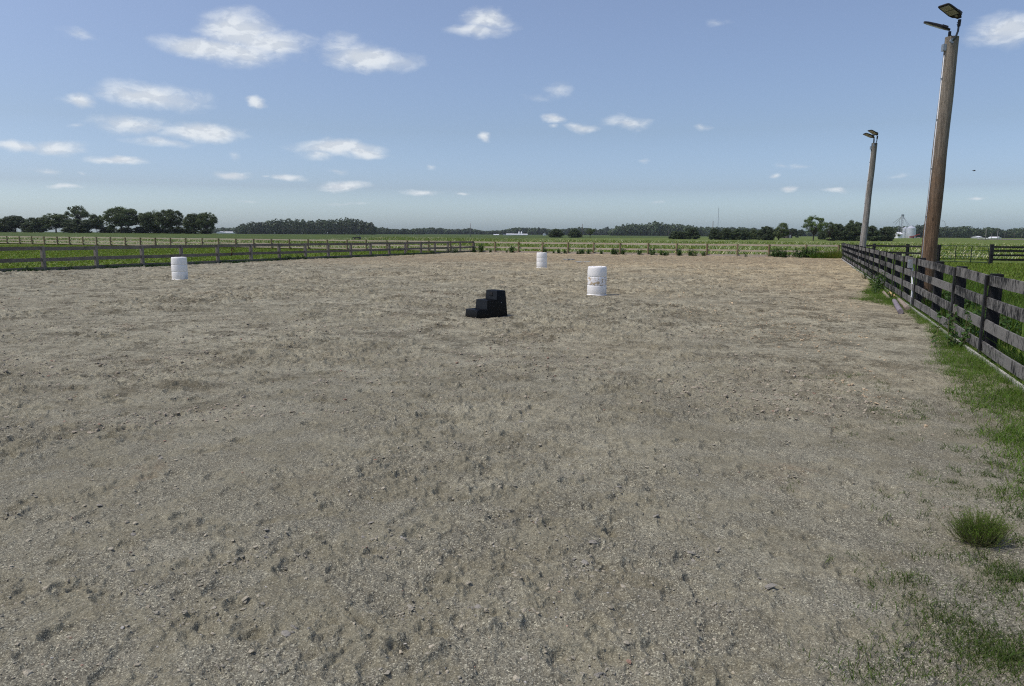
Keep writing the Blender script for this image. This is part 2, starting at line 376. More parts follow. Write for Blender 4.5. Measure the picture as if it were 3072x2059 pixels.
M['weed'] = foliage('weed_leaves', (0.050, 0.105, 0.020), 0.3, nscale=2.0)
M['grass'] = foliage('grass_blades', (0.105, 0.165, 0.032), 0.35, nscale=0.8)
M['straw'] = foliage('seed_heads', (0.66, 0.64, 0.38), 0.3, 0.8, nscale=0.6)
M['bark'] = plain('bark', (0.075, 0.062, 0.050), 0.95, nscale=1.5)
M['stem'] = plain('weed_stem', (0.16, 0.15, 0.07), 0.8)
M['clod'] = None

# ------------------------------------------------------------------ main lines of the place
def lineA(u, v, dz): 
    p = GP(u, v, dz); return Vector((p.x, p.y, 0))
RF0 = lineA(2938, 1058, 0.10)                 # right fence: first batten foot
CR = lineA(2522, 774, 0.06)                   # far right corner
CLc = lineA(1418, 757, 0.02)                  # far end of left fence
LF0 = lineA(128, 815, 0.0)
rd = (CR-RF0).normalized(); rn = Vector((-rd.y, rd.x, 0))      # rn points into the arena (left)
RFL = (CR-RF0).length
ld_ = (CLc-LF0).normalized(); ln = Vector((ld_.y, -ld_.x, 0))  # points into the arena (right)
fd = (CLc-CR).normalized(); fn = Vector((fd.y, -fd.x, 0))
if fn.y > 0: fn = -fn                                           # towards the camera
def xyz(p, z=0.0): return Vector((p.x, p.y, TZ(p.x, p.y)+z))

# ------------------------------------------------------------------ arena floor
FLAT = [(GP(1470, 948).x, GP(1470, 948).y, .55)]+[(GP(u, v).x, GP(u, v).y+.15, .60) for u, v in ((540.5, 840.5), (1625, 804.5), (1790, 887))]
def arena_floor():
    NA, r0, r1 = 1250, 1.0, 92.0
    rr = [r0]
    while rr[-1] < r1: rr.append(rr[-1]*(1+0.0036))
    rr = np.array(rr); NR = len(rr)
    aa = np.linspace(R(-50), R(50), NA)
    Rg, Ag = np.meshgrid(rr, aa, indexing='ij')
    X = Rg*np.sin(Ag); Y = Rg*np.cos(Ag)
    # churn mask: how disturbed the surface is; little near the right fence strip
    sd = (X-RF0.x)*rn.x+(Y-RF0.y)*rn.y                          # distance from right fence
    mask = 0.30+0.85*sst(0.40, 0.62, fbm(X*0.35+3, Y*0.35+8, 4, 3))
    mask *= 0.45+0.55*sst(1.5, 6.5, sd)
    mask *= 0.85+0.15*sst(5, 9, Rg)+0.25*sst(14, 30, Rg)
    H = 0.030*(fbm(X*0.5, Y*0.5, 3, 1)-0.5)
    wx = X+0.10*(vnoise(X*6, Y*6, 61)-0.5); wy = Y+0.10*(vnoise(X*6+9, Y*6, 62)-0.5)
    n1 = fbm(wx*3.0, wy*3.0, 4, 11); rid = 1-np.abs(2*n1-1)
    H += mask*0.044*(n1-0.5)+mask*0.026*(fbm(wx*1.5+5, wy*1.5, 4, 13, .6)-0.5)*(1-sst(8, 16, Rg))+mask*0.014*(rid-0.6)*sst(0.45, 0.7, vnoise(X*0.9, Y*0.9, 12))
    # broken crust edges: terraces
    for k, (s, amp, th) in enumerate([(2.6, 0.018, 0.53), (4.8, 0.017, 0.54), (8.5, 0.013, 0.55), (15.0, 0.008, 0.56)]):
        q = fbm(wx*s+k*31, wy*s-k*17, 3, 21+k)
        H += mask*amp*sst(th, th+0.030, q)*(0.4+0.9*vnoise(X*1.3, Y*1.3, 30+k))
    q = fbm(wx*9+4, wy*9, 3, 41); H -= mask*0.012*sst(0.57, 0.63, q)
    far = sst(12, 34, Rg)
    q = fbm(wx*1.9+40, wy*1.9, 4, 45); H += far*0.036*sst(0.565, 0.595, q)-far*0.025*sst(0.60, 0.64, 1-q)
    q = fbm(wx*5.5+14, wy*5.5+3, 3, 47); H += sst(5, 14, Rg)*mask*0.024*sst(0.570, 0.60, q)*(1-sst(35, 60, Rg))
    q = fbm(wx*10+14, wy*10+3, 2, 48); H += sst(4, 9, Rg)*mask*0.013*sst(0.58, 0.61, q)*(1-sst(20, 35, Rg))
    H += 0.0065*(fbm(X*28, Y*28, 3, 51)-0.5)*(1-sst(6, 18, Rg))*2
    H += 0.004*mask*(vnoise(X*60, Y*60, 55)-0.5)*(1-sst(4, 9, Rg))
    # hoof prints
    hr = np.random.default_rng(5); lr = np.log(rr/r0)/math.log(1.0036); da = aa[1]-aa[0]
    for i in range(5900):
        if i < 480: pr = hr.uniform(2.3, 6)
        elif i < 3900: pr = math.sqrt(hr.uniform(5.5**2, 24**2))
        else: pr = math.sqrt(hr.uniform(10**2, 45**2))
        pa = hr.uniform(R(-40), R(40)); px, py = pr*math.sin(pa), pr*math.cos(pa)
        s_ = (px-RF0.x)*rn.x+(py-RF0.y)*rn.y
        if s_ < 1.8 and hr.random() < 0.85: continue
        a = hr.uniform(0.055, 0.115)*(1+0.4*(pr > 14)); depth = hr.uniform(0.007, 0.017)*(1+.6*(pr > 7))
        if i >= 480 and vnoise(np.float64(px*.45+2), np.float64(py*.45+5), 33) < hr.uniform(.15, .75): continue; th = hr.uniform(0, 2*PI)
        w_ = 2.2*a
        i0 = int(np.searchsorted(rr, pr-w_)); i1 = int(np.searchsorted(rr, pr+w_))
        j0 = max(0, int((pa-w_/pr-aa[0])/da)); j1 = min(NA, int((pa+w_/pr-aa[0])/da)+1)
        if i1-i0 < 2 or j1-j0 < 2: continue
        x = X[i0:i1, j0:j1]-px; y = Y[i0:i1, j0:j1]-py
        lx = (x*math.cos(th)+y*math.sin(th))/(a*0.85); ly = (-x*math.sin(th)+y*math.cos(th))/a
        ly = ly*(1+0.25*lx*lx*np.sign(ly)); d = np.sqrt(lx*lx+ly*ly)+0.30*(vnoise(x*30+i, y*30, 71)-0.5)
        prof = -depth*1.25*(1-sst(0.66, 1.02, d))*(0.35+0.65*np.clip(ly*.8+.35, 0, 1)) 
        prof += depth*0.75*np.exp(-((d-1.16)/0.14)**2)*(0.4+0.9*vnoise(x*25+i*3, y*25, 72))
        H[i0:i1, j0:j1] += prof
    H += 0.02
    H *= sst(0.0, 0.5, sd+0.35)*0.75+0.25
    for (px, py, pr) in FLAT: H = 0.012+(H-0.012)*(0.12+0.88*sst(pr*.8, pr*1.7, np.hypot(X-px, Y-py)))
    Z = tz(X, Y)+H
    # a low bank of sand thrown up along the far edge
    sf = (X-CR.x)*fn.x+(Y-CR.y)*fn.y
    Z -= 0.03*np.exp(-((sf-0.3)/0.7)**2)
    # keep only what lies inside the four edges
    ll = (X-LF0.x)*ln.x+(Y-LF0.y)*ln.y
    ins = (sd > 0.04) & (sf > 0.14) & (ll > 0.10)
    idx = np.arange(NR*NA).reshape(NR, NA)
    ok = ins[:-1, :-1] & ins[1:, :-1] & ins[:-1, 1:] & ins[1:, 1:]
    F = np.stack([idx[:-1, :-1], idx[:-1, 1:], idx[1:, 1:], idx[1:, :-1]], -1)[ok]
    V = np.stack([X, Y, Z], -1).reshape(-1, 3)
    used = np.zeros(len(V), bool); used[F.ravel()] = True; mp = np.cumsum(used)-1
    V = V[used]; F = mp[F]
    global floor_H
    def floor_H(px, py):
        r = math.hypot(px, py); a = math.atan2(px, py)
        i = min(NR-1, max(0, int(np.searchsorted(rr, r)))); j = min(NA-1, max(0, int(round((a-aa[0])/da))))
        return float(Z[i, j])
    # coarse skirt under everything inside the arena
    b = len(V); c4 = [RF0+rd*(-30)+rn*0.04, CR-rd*0.15+rn*0.04, CLc-ld_*0.1+ln*0.1, LF0+ld_*(-55)+ln*0.1]
    sk = np.array([[p.x, p.y, TZ(p.x, p.y)-0.05] for p in c4])
    V = np.vstack([V, sk]); F = np.vstack([F, [[b, b+1, b+2, b+3]]])
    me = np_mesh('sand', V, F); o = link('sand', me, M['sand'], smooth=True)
    tag(o, 'hoof-churned grey and tan sand floor of the riding arena', 'arena floor', kind='structure')
arena_floor()

def field():
    rr = [0.5]
    while rr[-1] < 2600: rr.append(rr[-1]*1.045)
    rr = np.array(rr); aa = np.linspace(-PI, PI, 361)
    Rg, Ag = np.meshgrid(rr, aa, indexing='ij'); X = Rg*np.sin(Ag); Y = Rg*np.cos(Ag)
    Z = tz(X, Y)-0.035+0.05*(fbm(X*0.4, Y*0.4, 3, 9)-0.5)*sst(6, 20, Rg)
    sd = (X-RF0.x)*rn.x+(Y-RF0.y)*rn.y; sf = (X-CR.x)*fn.x+(Y-CR.y)*fn.y; ll = (X-LF0.x)*ln.x+(Y-LF0.y)*ln.y
    ins = np.minimum(np.minimum(sd, sf), ll); Z -= 0.12*sst(-0.5, 1.5, ins)
    n = len(aa); idx = np.arange(len(rr)*n).reshape(len(rr), n)
    F = np.stack([idx[:-1, :-1], idx[:-1, 1:], idx[1:, 1:], idx[1:, :-1]], -1).reshape(-1, 4)
    o = link('ground', np_mesh('ground', np.stack([X, Y, Z], -1).reshape(-1, 3), F), M['field'], smooth=True)
    tag(o, 'flat green pasture and crop fields around the arena', 'ground', kind='structure')
field()

# loose clods and stones lying on the sand
def clods():
    t = (1+5**.5)/2
    ico = np.array([(-1,t,0),(1,t,0),(-1,-t,0),(1,-t,0),(0,-1,t),(0,1,t),(0,-1,-t),(0,1,-t),(t,0,-1),(t,0,1),(-t,0,-1),(-t,0,1)])/math.hypot(1, t)
    fi = np.array([(0,11,5),(0,5,1),(0,1,7),(0,7,10),(0,10,11),(1,5,9),(5,11,4),(11,10,2),(10,7,6),(7,1,8),(3,9,4),(3,4,2),(3,2,6),(3,6,8),(3,8,9),(4,9,5),(2,4,11),(6,2,10),(8,6,7),(9,8,1)])
    r_ = np.random.default_rng(3); V = []; F = []; C = []; n = 0
    def put(x, y, s, flat, c):
        nonlocal n
        sh = ico*(1+r_.uniform(-.42, .42, (12, 1)))*np.array([s*r_.uniform(.7, 1.4), s*r_.uniform(.7, 1.4), s*flat])
        a = r_.uniform(0, 2*PI); ti = r_.uniform(-.5, .5); ca, sa = math.cos(a), math.sin(a); ct, st = math.cos(ti), math.sin(ti)
        rot = np.array([[ca, -sa, 0], [sa, ca, 0], [0, 0, 1]]) @ np.array([[1, 0, 0], [0, ct, -st], [0, st, ct]])
        p = sh @ rot.T+np.array([x, y, floor_H(x, y)+s*flat*0.35])
        V.append(p); F.append(fi+n); C.append(np.tile(np.asarray(c)*1.28, (12, 1))); n += 12
    tries = 0; k = 0
    while k < 4000:
        lg = r_.random(); r = 2.3*math.exp(lg*math.log(34/2.3)); a = r_.uniform(R(-41), R(41)); x, y = r*math.sin(a), r*math.cos(a)
        sd = (x-RF0.x)*rn.x+(y-RF0.y)*rn.y; ll = (x-LF0.x)*ln.x+(y-LF0.y)*ln.y
        if sd < 0.3 or ll < 0.3: continue
        dn = float(fbm(np.float64(x*1.1+7), np.float64(y*1.1), 3, 91))
        if r_.random() > sst(0.42, 0.62, dn)+0.12: continue
        if sd < 3 and r_.random() < 0.7: continue
        k += 1
        s = min(0.014, 0.0036*math.exp(r_.exponential(0.42)))*(1+0.9*sst(6, 25, r)); s = max(s, 0.004)
        g = r_.uniform(0.85, 1.25); c = np.array([0.30, 0.27, 0.205])*g
        if s < .014 and r_.random() < 0.04: c = np.array([0.27, 0.175, 0.13])*g
        if s < .009 and r_.random() < 0.10: c = np.array([0.40, 0.38, 0.34])
        if r > 14 and x > 3: c = c*np.array([1.45, 1.25, 1.05])
        put(x, y, s, r_.uniform(.35, .8), c)
    k = 0
    while k < 22000:
        r = 7.5*math.exp(r_.random()*math.log(78/7.5)); a = r_.uniform(R(-40), R(40)); x, y = r*math.sin(a), r*math.cos(a)
        if (x-RF0.x)*rn.x+(y-RF0.y)*rn.y < 1.2 or (x-LF0.x)*ln.x+(y-LF0.y)*ln.y < .4 or (x-CR.x)*fn.x+(y-CR.y)*fn.y < .4: continue
        if r_.random() > sst(0.40, 0.60, float(fbm(np.float64(x*.6+7), np.float64(y*.6), 3, 93)))+0.1: continue
        k += 1; s = min(.022, .0060*math.exp(r_.exponential(.42)))*(1+1.0*sst(18, 55, r)); g = r_.uniform(.78, 1.12)
        c = np.array([0.30, 0.26, 0.20])*g*(np.array([1.35, 1.22, 1.05]) if x > 4 or y > 45 else 1)
        if r_.random() < .02: c = np.array([.27, .18, .135])*g
        put(x, y, s, r_.uniform(.4, .8), c)
    # crumbs thrown up beside hoof marks
    for q in range(110):
        r = 2.4*math.exp(r_.random()*math.log(16/2.4)); a = r_.uniform(R(-40), R(36)); x0, y0 = r*math.sin(a), r*math.cos(a)
        if (x0-RF0.x)*rn.x+(y0-RF0.y)*rn.y < 2.2: continue
        th = r_.uniform(0, PI); L_ = r_.uniform(.05, .22)
        for k in range(int(r_.uniform(14, 60))):
            e1, e2 = r_.normal(0, L_), r_.normal(0, .045); x = x0+e1*math.cos(th)-e2*math.sin(th); y = y0+e1*math.sin(th)+e2*math.cos(th)
            s = min(.011, .0036*math.exp(r_.exponential(.45))); g = r_.uniform(.85, 1.15); put(x, y, s, r_.uniform(.4, .75), np.array([0.255, 0.235, 0.185])*g)
    # the larger flakes of crust that stand out in the foreground
    for (u, v, s) in [(1755,1700,.055),(1610,1583,.05),(1590,1567,.035),(1966,1562,.045),(2072,1676,.04),(2078,1688,.04),(1855,1482,.05),(1780,1650,.04),(2090,1430,.035),(1840,1488,.03),(1565,1273,.04),(1210,1630,.04),(800,1620,.04),(400,1615,.035),(470,1845,.035),(1435,1850,.045),(2070,2022,.03),(1545,1470,.03),(1110,1580,.03),(300,1530,.04),(395,1725,.035),(860,1930,.05),(800,1600,.05),(1790,2040,.05),(2310,1780,.05),(480,1390,.04),(1090,1620,.035)]:
        p = GP(u, v); put(p.x, p.y, s*0.5, 0.3, np.array([0.225, 0.21, 0.178])*r_.uniform(.9, 1.1))
        for q in range(7): put(p.x+r_.normal(0, .06), p.y+r_.normal(0, .06), s*r_.uniform(.08, .20), 0.6, np.array([0.20, 0.187, 0.158]))
    m, N = mat('sand_clod'); at = N.new('ShaderNodeAttribute', attribute_name='tint').outputs['Color']; co = N.new('ShaderNodeTexCoord').outputs['Object']
    g = N.noise(co, 150, 3, .7); finish(N, N.mix(1.0, at, N.ramp(g, [(.25, .7), (.75, 1.3)]), 'MULTIPLY'), 0.95, g, 0.004, spec=0.1)
    me = np_mesh('sand_clods', np.vstack(V), np.vstack(F), np.vstack(C)); me.shade_flat(); o = link('sand_clods', me, m)
    tag(o, 'loose clods, crust flakes and small stones strewn over the arena sand', 'clods', kind='stuff')
clods()

# ------------------------------------------------------------------ fences
def fence(label, posts, z0, hp, post, rails, rail, pm, rm, side, batten=None, kerb=None, cat='fence', top_ext=0.0, rng_=None, posts_front=False, double=False):
    """posts: list of Vector(x,y); rails: heights of rail centres; rail=(h,t); side: unit normal of the face carrying the rails
       batten = (width, thick, material, set of skipped indices); kerb = (ztop, height, material)"""
    o = xyz(posts[0], z0); root = empty('board_fence', o, label, cat)
    r_ = random.Random(len(posts)*7+3)
    L = lambda p, z: xyz(p, z0+z)-o
    nrm = side.normalized()
    ph = post[1]; off = ph/2+rail[1]/2
    for i, p in enumerate(posts):
        b = MB(); tl = Vector((r_.uniform(-.02, .02), r_.uniform(-.02, .02), 0)); hh = hp+top_ext+r_.uniform(-.02, .02)
        lean = 0.12 if (double and i == 13) else 0
        a = L(p, -0.25); t = L(p, hh)+tl-Vector((lean, 0, 0))
        if post[0] == 'round':
            rr = ph/2*r_.uniform(.9, 1.08); b.tube([a, a.lerp(t, .5), t], [rr*1.03, rr, rr*.96], 12)
            ob = b.build('post', pm, root, True, R(40))
        else:
            d = (posts[min(i+1, len(posts)-1)]-posts[max(i-1, 0)]).normalized(); M3 = Matrix((d, Vector((-d.y, d.x, 0)), Vector((0, 0, 1)))).transposed()
            b.box((a+t)/2, (post[2], ph, (t-a).length), M3, bev=0.006); ob = b.build('post', pm, root)
    for i in range(len(posts)-1):
        for k, z in enumerate(rails):
            s = nrm*off*(-1 if posts_front else 1); dz0, dz1 = r_.uniform(-.012, .012), r_.uniform(-.012, .012)
            a = L(posts[i], z+dz0)+s; t = L(posts[i+1], z+dz1)+s; e = (t-a).normalized()*0.003
            b = MB(); mid = (a+t)/2+Vector((0, 0, r_.uniform(-.012, .006)))+nrm*r_.uniform(-.004, .004)
            b.board(a+e, mid, rail[0], rail[1]); b.board(mid, t-e, rail[0], rail[1]) if False else None
            b.bm.free(); b = MB()
            d = (t-a).normalized(); yv = Vector((0, 0, 1)).cross(d).normalized(); prev = None
            for q in range(5):
                f = q/4; c = (a+e).lerp(t-e, f)+(mid-(a+t)/2)*(1-(2*f-1)**2)
                hh = rail[0]/2+r_.uniform(-.003, .003)
                ring = [b.bm.verts.new(c+yv*sx*rail[1]/2+Vector((0, 0, sz*hh))) for sx, sz in ((-1, -1), (1, -1), (1, 1), (-1, 1))]
                if prev:
                    for w_ in range(4): b.bm.faces.new((prev[w_], prev[(w_+1) % 4], ring[(w_+1) % 4], ring[w_]))
                else: b.bm.faces.new(ring[::-1])
                prev = ring
            b.bm.faces.new(prev); b.build('rail', rm, root)
    if batten:
        for i, p in enumerate(posts):
            if i in batten[3]: continue
            b = MB(); d = (posts[min(i+1, len(posts)-1)]-posts[max(i-1, 0)]).normalized(); M3 = Matrix((d, Vector((-d.y, d.x, 0)), Vector((0, 0, 1)))).transposed()
            s = nrm*(ph/2+rail[1]+batten[1]/2+0.002); z1 = hp+r_.uniform(-.01, .03)
            a = L(p, -0.02)+s; t = L(p, z1)+s+Vector((r_.uniform(-.012, .012), 0, 0))
            zz = (t-a).normalized(); b.box((a+t)/2, (batten[0], batten[1], (t-a).length), M3, bev=0.004); b.build('batten', batten[2], root)
    if kerb:
        for i in range(len(posts)-1):
            s = nrm*(ph/2+rail[1]+0.055)
            a = L(posts[i], kerb[0]-kerb[1]/2)+s; t = L(posts[i+1], kerb[0]-kerb[1]/2)+s; e = (t-a).normalized()*0.004
            b = MB(); b.board(a+e, t-e, kerb[1], 0.045, jit=0.006); b.build('edging_board', kerb[2], root)
    return root
# right fence, black, battened; bays run from beside the camera to the far corner
SP = 2.76*(RF0.length/ (13.85)) if False else (RFL/21.0)
rp = [RF0+rd*(SP*k)-rn*0.12 for k in range(-3, 22)]
fence('worn black four-board fence with vertical battens along the right of the arena', rp, 0.09, 1.185, ('sq', 0.15, 0.17),
      [0.115, 0.45, 0.79, 1.115], (0.155, 0.028), M['black_post'], M['black_rail'], rn, batten=(0.095, 0.028, M['black_batten'], {5}), kerb=(0.0, 0.16, M['kerb_grey']), top_ext=0.03)
# left fence
lu = [128, 287, 425, 543, 652, 752, 837, 915, 984, 1052, 1111, 1167, 1215, 1262, 1303.7, 1343, 1380, 1418]
lp = [online(u, 775, LF0, CLc) for u in lu]
lp = [LF0-ld_*5.6, LF0-ld_*2.8]+lp
fence('grey weathered three-board fence along the left of the arena, green pasture behind', lp, 0.0, 1.17, ('sq', 0.11, 0.12),
      [0.12, 0.56, 1.08], (0.17, 0.03), M['grey_post'], M['grey_wood'], ln, batten=(0.15, 0.03, M['grey_post'], set()), kerb=(0.0, 0.16, M['grey_post']))
# far fence (tan, round posts) and its continuation to the left
fu = [1485, 1556, 1628, 1704, 1781, 1861, 1944, 2030, 2121, 2213, 2308, 2418]
fp = [online(u, 745, CR, CLc) for u in fu]
fence('tan three-board fence with round posts across the far end of the arena', [CLc]+fp+[CR-fd*(-0.2)], 0.0, 1.15, ('round', 0.17),
      [0.15, 0.56, 1.06], (0.15, 0.035), M['tan_post'], M['tan_wood'], fn, kerb=(0.10, 0.22, M['kerb_tan']), posts_front=True)
fu2 = [1351, 1285, 1221, 1160, 1098, 1041, 981, 924.5, 868, 814, 761, 707, 656, 607, 557, 512, 466, 421, 376, 332, 290, 249, 209, 172, 133, 96, 59, 21.5, -14, -50]
fp2 = [online(u, 730, CR, CLc) for u in fu2]
fence('long tan board fence with dark round posts, behind the pasture on the left', [CLc-fn*0.3]+fp2, 0.05, 1.12, ('round', 0.19),
      [0.15, 0.56, 1.05], (0.14, 0.035), M['tan_post'], M['tan_wood'], fn, posts_front=True)
# black pasture fence right of the arena, with its gate
GPo = AD(2980, 51.0); PC = Vector((CR.x, CR.y, 0)); GV = Vector((GPo.x, GPo.y, 0))
pd = (GV-PC).normalized(); PL = (GV-PC).length
pn = Vector((pd.y, -pd.x, 0)); pn = pn if pn.y < 0 else -pn
gate_a = online(2822, 745, PC, GV)
fence('black three-board pasture fence running from the arena corner to the gate', [PC+pd*0.25, online(2622, 745, PC, GV), online(2723, 750, PC, GV), gate_a-pd*0.12], 0.0, 1.27, ('sq', 0.17, 0.17),
      [0.16, 0.62, 1.13], (0.14, 0.035), M['black_post'], M['black_post'], pn, top_ext=0.04)
fence('black four-board pasture fence right of the green gate', [GV, GV+Vector((3.3, -0.35, 0)), GV+Vector((6.8, -0.5, 0)), GV+Vector((10.3, -0.8, 0))], 0.0, 1.27, ('sq', 0.19, 0.2),
      [0.32, 0.62, 0.92, 1.18], (0.13, 0.04), M['black_post'], M['black_post'], pn, top_ext=0.1)
def gate():
    a = xyz(gate_a, 0.1); b_ = xyz(GV-pd*0.22, 0.1); root = empty('field_gate', a, 'green tubular metal gate in the black pasture fence', 'gate')
    d = b_-a; H_ = 1.12
    m = MB(); m.tube([Vector((0, 0, 0)), d, d+Vector((0, 0, H_-.1)), d*0.985+Vector((0, 0, H_)), Vector((0, 0, H_)), Vector((0, 0, 0))], 0.022, 8)
    m.build('gate_frame', M['green_metal'], root, True)
    for z in (0.2, 0.38, 0.58, 0.82):
        m = MB(); m.tube([Vector((0, 0, z)), d+Vector((0, 0, z))], 0.016, 8); m.build('bar', M['green_metal'], root, True)
    for f in (0.33, 0.66):
        m = MB(); m.box(d*f+Vector((0, -0.02, H_/2)), (0.05, 0.03, H_)); m.build('upright', M['green_metal'], root)
gate()

# ------------------------------------------------------------------ barrels
def barrel_mat(name, patch):
    m, N = mat(name); co = N.new('ShaderNodeTexCoord').outputs['Object']; sep = N.new('ShaderNodeSeparateXYZ', {0: co})
    n = N.noise(co, 5, 5, .65); n2 = N.noise(co, 30, 3, .6)
    c = N.mix(N.smooth(n, .45, .75), (0.90, 0.885, 0.84, 1), (0.84, 0.825, 0.775, 1))
    low = N.smooth(sep.outputs[2], 0.28, 0.0)
    c = N.mix(N.math('MULTIPLY', low, N.smooth(n, .3, .7)), c, (0.62, 0.60, 0.56, 1))
    if patch:   # remnants of yellowed sticker on the middle band
        band = N.math('MULTIPLY', N.smooth(sep.outputs[2], 0.315, 0.325), N.smooth(sep.outputs[2], 0.575, 0.565))
        pn_ = N.smooth(N.noise(N.vmath('ADD', co, (0.1, 0.3, 0.0)), 8.5, 5, .6), .50, .53)
        c = N.mix(band, c, (0.90, 0.89, 0.87, 1)); c = N.mix(N.math('MULTIPLY', N.math('MULTIPLY', band, pn_), .95), c, (0.48, 0.36, 0.20, 1))
    p = N.new('ShaderNodeBsdfPrincipled', {'Base Color': c, 'Roughness': .5, 'Specular IOR Level': .35})
    N.new('ShaderNodeOutputMaterial', {'Surface': p.outputs[0]}); return m
def barrel(u, v, label, m, sc_=1.0, rz=0.0, hgt=0.89):
    p = GP(u, v); root = empty('barrel', (p.x, p.y, floor_H(p.x, p.y)-0.012), label, 'barrel', 'white plastic barrels in the arena', rz)
    b = MB(); r = 0.29; h = hgt
    prof = [(0.0, 0.0), (r-.03, 0.0), (r-.012, .006), (r+.012, .010), (r+.017, .020), (r+.016, .034), (r+.006, .044), (r-.008, .052), (r-.008, .060)]
    g1, g2, gd = .325, .585, .013
    prof += [(r-.002, .075), (r+.002, .11), (r+.003, .20), (r+.002, g1-.03), (r, g1-gd), (r-.011, g1-.005), (r-.011, g1+.005), (r, g1+gd), (r+.002, g1+.03), (r+.003, (g1+g2)/2), (r+.002, g2-.03), (r, g2-gd), (r-.011, g2-.005), (r-.011, g2+.005), (r, g2+gd), (r+.002, g2+.03), (r+.002, h-.20), (r, h-.12), (r-.004, h-.07), (r-.009, h-.035), (r-.016, h-.014), (r-.028, h-.003), (r-.05, h), (r-.058, h-.016), (0.0, h-.016)]
    b.lathe(prof, 48); b.build('drum', m, root, True, R(50))
    b = MB()
    for x in (-.13, .13): b.lathe([(.034, h-.0135), (.034, h+.004), (.026, h+.008), (0.001, h+.008)], 16, Vector((x, .02, 0)))
    b.build('bung', m, root, True, R(40))
    return root
MBp = barrel_mat('white_barrel', False); MBq = barrel_mat('white_barrel_stickered', True)
barrel(540.5, 840.5, 'clean white barrel standing near the grey left fence', MBp, rz=1.0)
barrel(1625, 804.5, 'farthest white barrel, dull and greyish, before the far tan fence', MBp, rz=2.0, hgt=0.86)
barrel(1790, 887, 'nearest white barrel with yellowed sticker remains round its middle', MBq, rz=0.3)

# ------------------------------------------------------------------ mounting block
def mounting_block():
    p = GP(1431, 958.5); ax = Vector((.79, .614, 0)).normalized(); wv = Vector((-.614, .79, 0)).normalized()
    root = empty('mounting_block', (p.x, p.y, floor_H(p.x, p.y)-0.02), 'black plastic three-step mounting block standing on the sand', 'mounting block')
    Lh, W, Hh = 0.84, 0.46, 0.60; st = Hh/3
    M3 = lambda a, b, z: ax*a+wv*b+Vector((0, 0, z))
    b = MB()
    # side profile as one solid, inset towards the top like a moulded shell
    prof = [(0, 0), (.012, st), (Lh*.335, st), (Lh*.345, 2*st), (Lh*.655, 2*st), (Lh*.668, Hh), (Lh-.045, Hh), (Lh, 0)]
    def ins(z): return 0.026*z/Hh
    A_ = [b.bm.verts.new(M3(x, ins(z), z)) for x, z in prof]; B_ = [b.bm.verts.new(M3(x, W-ins(z), z)) for x, z in prof]
    b.bm.faces.new(A_); b.bm.faces.new(B_[::-1]); n = len(prof)
    for i in range(n): b.bm.faces.new((A_[i], B_[i], B_[(i+1) % n], A_[(i+1) % n]))
    bmesh.ops.bevel(b.bm, geom=list(b.bm.edges), offset=0.006, segments=2, affect='EDGES', profile=0.6)
    o = b.build('step_body', M['black_plastic'], root, True, R(40))
    # treads with a slightly proud rim and grip ribs
    for k, (x0, x1, z) in enumerate(((.03, Lh*.325, st), (Lh*.365, Lh*.645, 2*st), (Lh*.69, Lh-.065, Hh))):
        b = MB()
        for q in range(7):
            y = .06+q*(W-.12)/6; b.board(M3(x0+.01, y, z+.001), M3(x1-.01, y, z+.001), .004, .018)
        b.build('tread', M['black_plastic'], root)
    # hand hole in the top riser, recessed, and its lip
    xr = Lh*.3385+ (Lh*.668-Lh*.655)*0; xr = Lh*.661
    b = MB(); mm = Matrix((ax, wv, Vector((0, 0, 1)))).transposed()
    b.box(M3(xr-.002, W*.52, Hh-.075), (.008, .105, .055), mm, bev=.003); b.build('hand_hole', M['tyre'], root)
    b = MB(); b.box(M3(xr-.006, W*.52, Hh-.115), (.016, .12, .014), mm, bev=.003); b.build('hand_hole_lip', M['galv'] if False else M['black_plastic'], root)
    b = MB(); b.lathe([(.0, 0), (.010, 0), (.008, .004), (0.001, .005)], 10); ob = b.build('rivet', M['galv'], root)
    ob.matrix_local = Matrix.Translation(M3(Lh*.80, ins(.33)-.001, .335)) @ (-wv).to_track_quat('Z', 'Y').to_matrix().to_4x4()
mounting_block()

# ------------------------------------------------------------------ light poles
def pole_mat(name, lowc, highc, zsplit):
    m, N = mat(name); co = N.new('ShaderNodeTexCoord').outputs['Object']; sep = N.new('ShaderNodeSeparateXYZ', {0: co})
    v = N.vmath('MULTIPLY', co, (20, 20, 1.0)); g = N.noise(v, 1.6, 6, .7, .5); g2 = N.noise(N.vmath('MULTIPLY', co, (60, 60, 3)), 2, 4, .65); pt = N.noise(co, 2.0, 5, .65)
    up = N.smooth(N.math('ADD', sep.outputs[2], N.math('MULTIPLY', N.math('SUBTRACT', pt, .5), 3.2)), zsplit-1.6, zsplit+1.6)
    a = N.mix(N.smooth(g, .36, .66), tuple(q*.42 for q in lowc), lowc); b = N.mix(N.smooth(g, .3, .62), tuple(q*.45 for q in highc), highc)
    c = N.mix(up, a, b)
    c = N.mix(N.math('MULTIPLY', N.smooth(g2, .56, .70), .7), c, (0.030, 0.022, 0.016, 1))
    kn = N.smooth(N.new('ShaderNodeTexVoronoi', {'Vector': N.vmath('MULTIPLY', co, (4, 4, 1.6)), 'Scale': 1.0}).outputs['Distance'], .12, .05)
    c = N.mix(N.math('MULTIPLY', kn, .8), c, (0.045, 0.03, 0.02, 1))
    finish(N, c, .85, N.math('ADD', g, g2), 0.02, spec=.25); return m
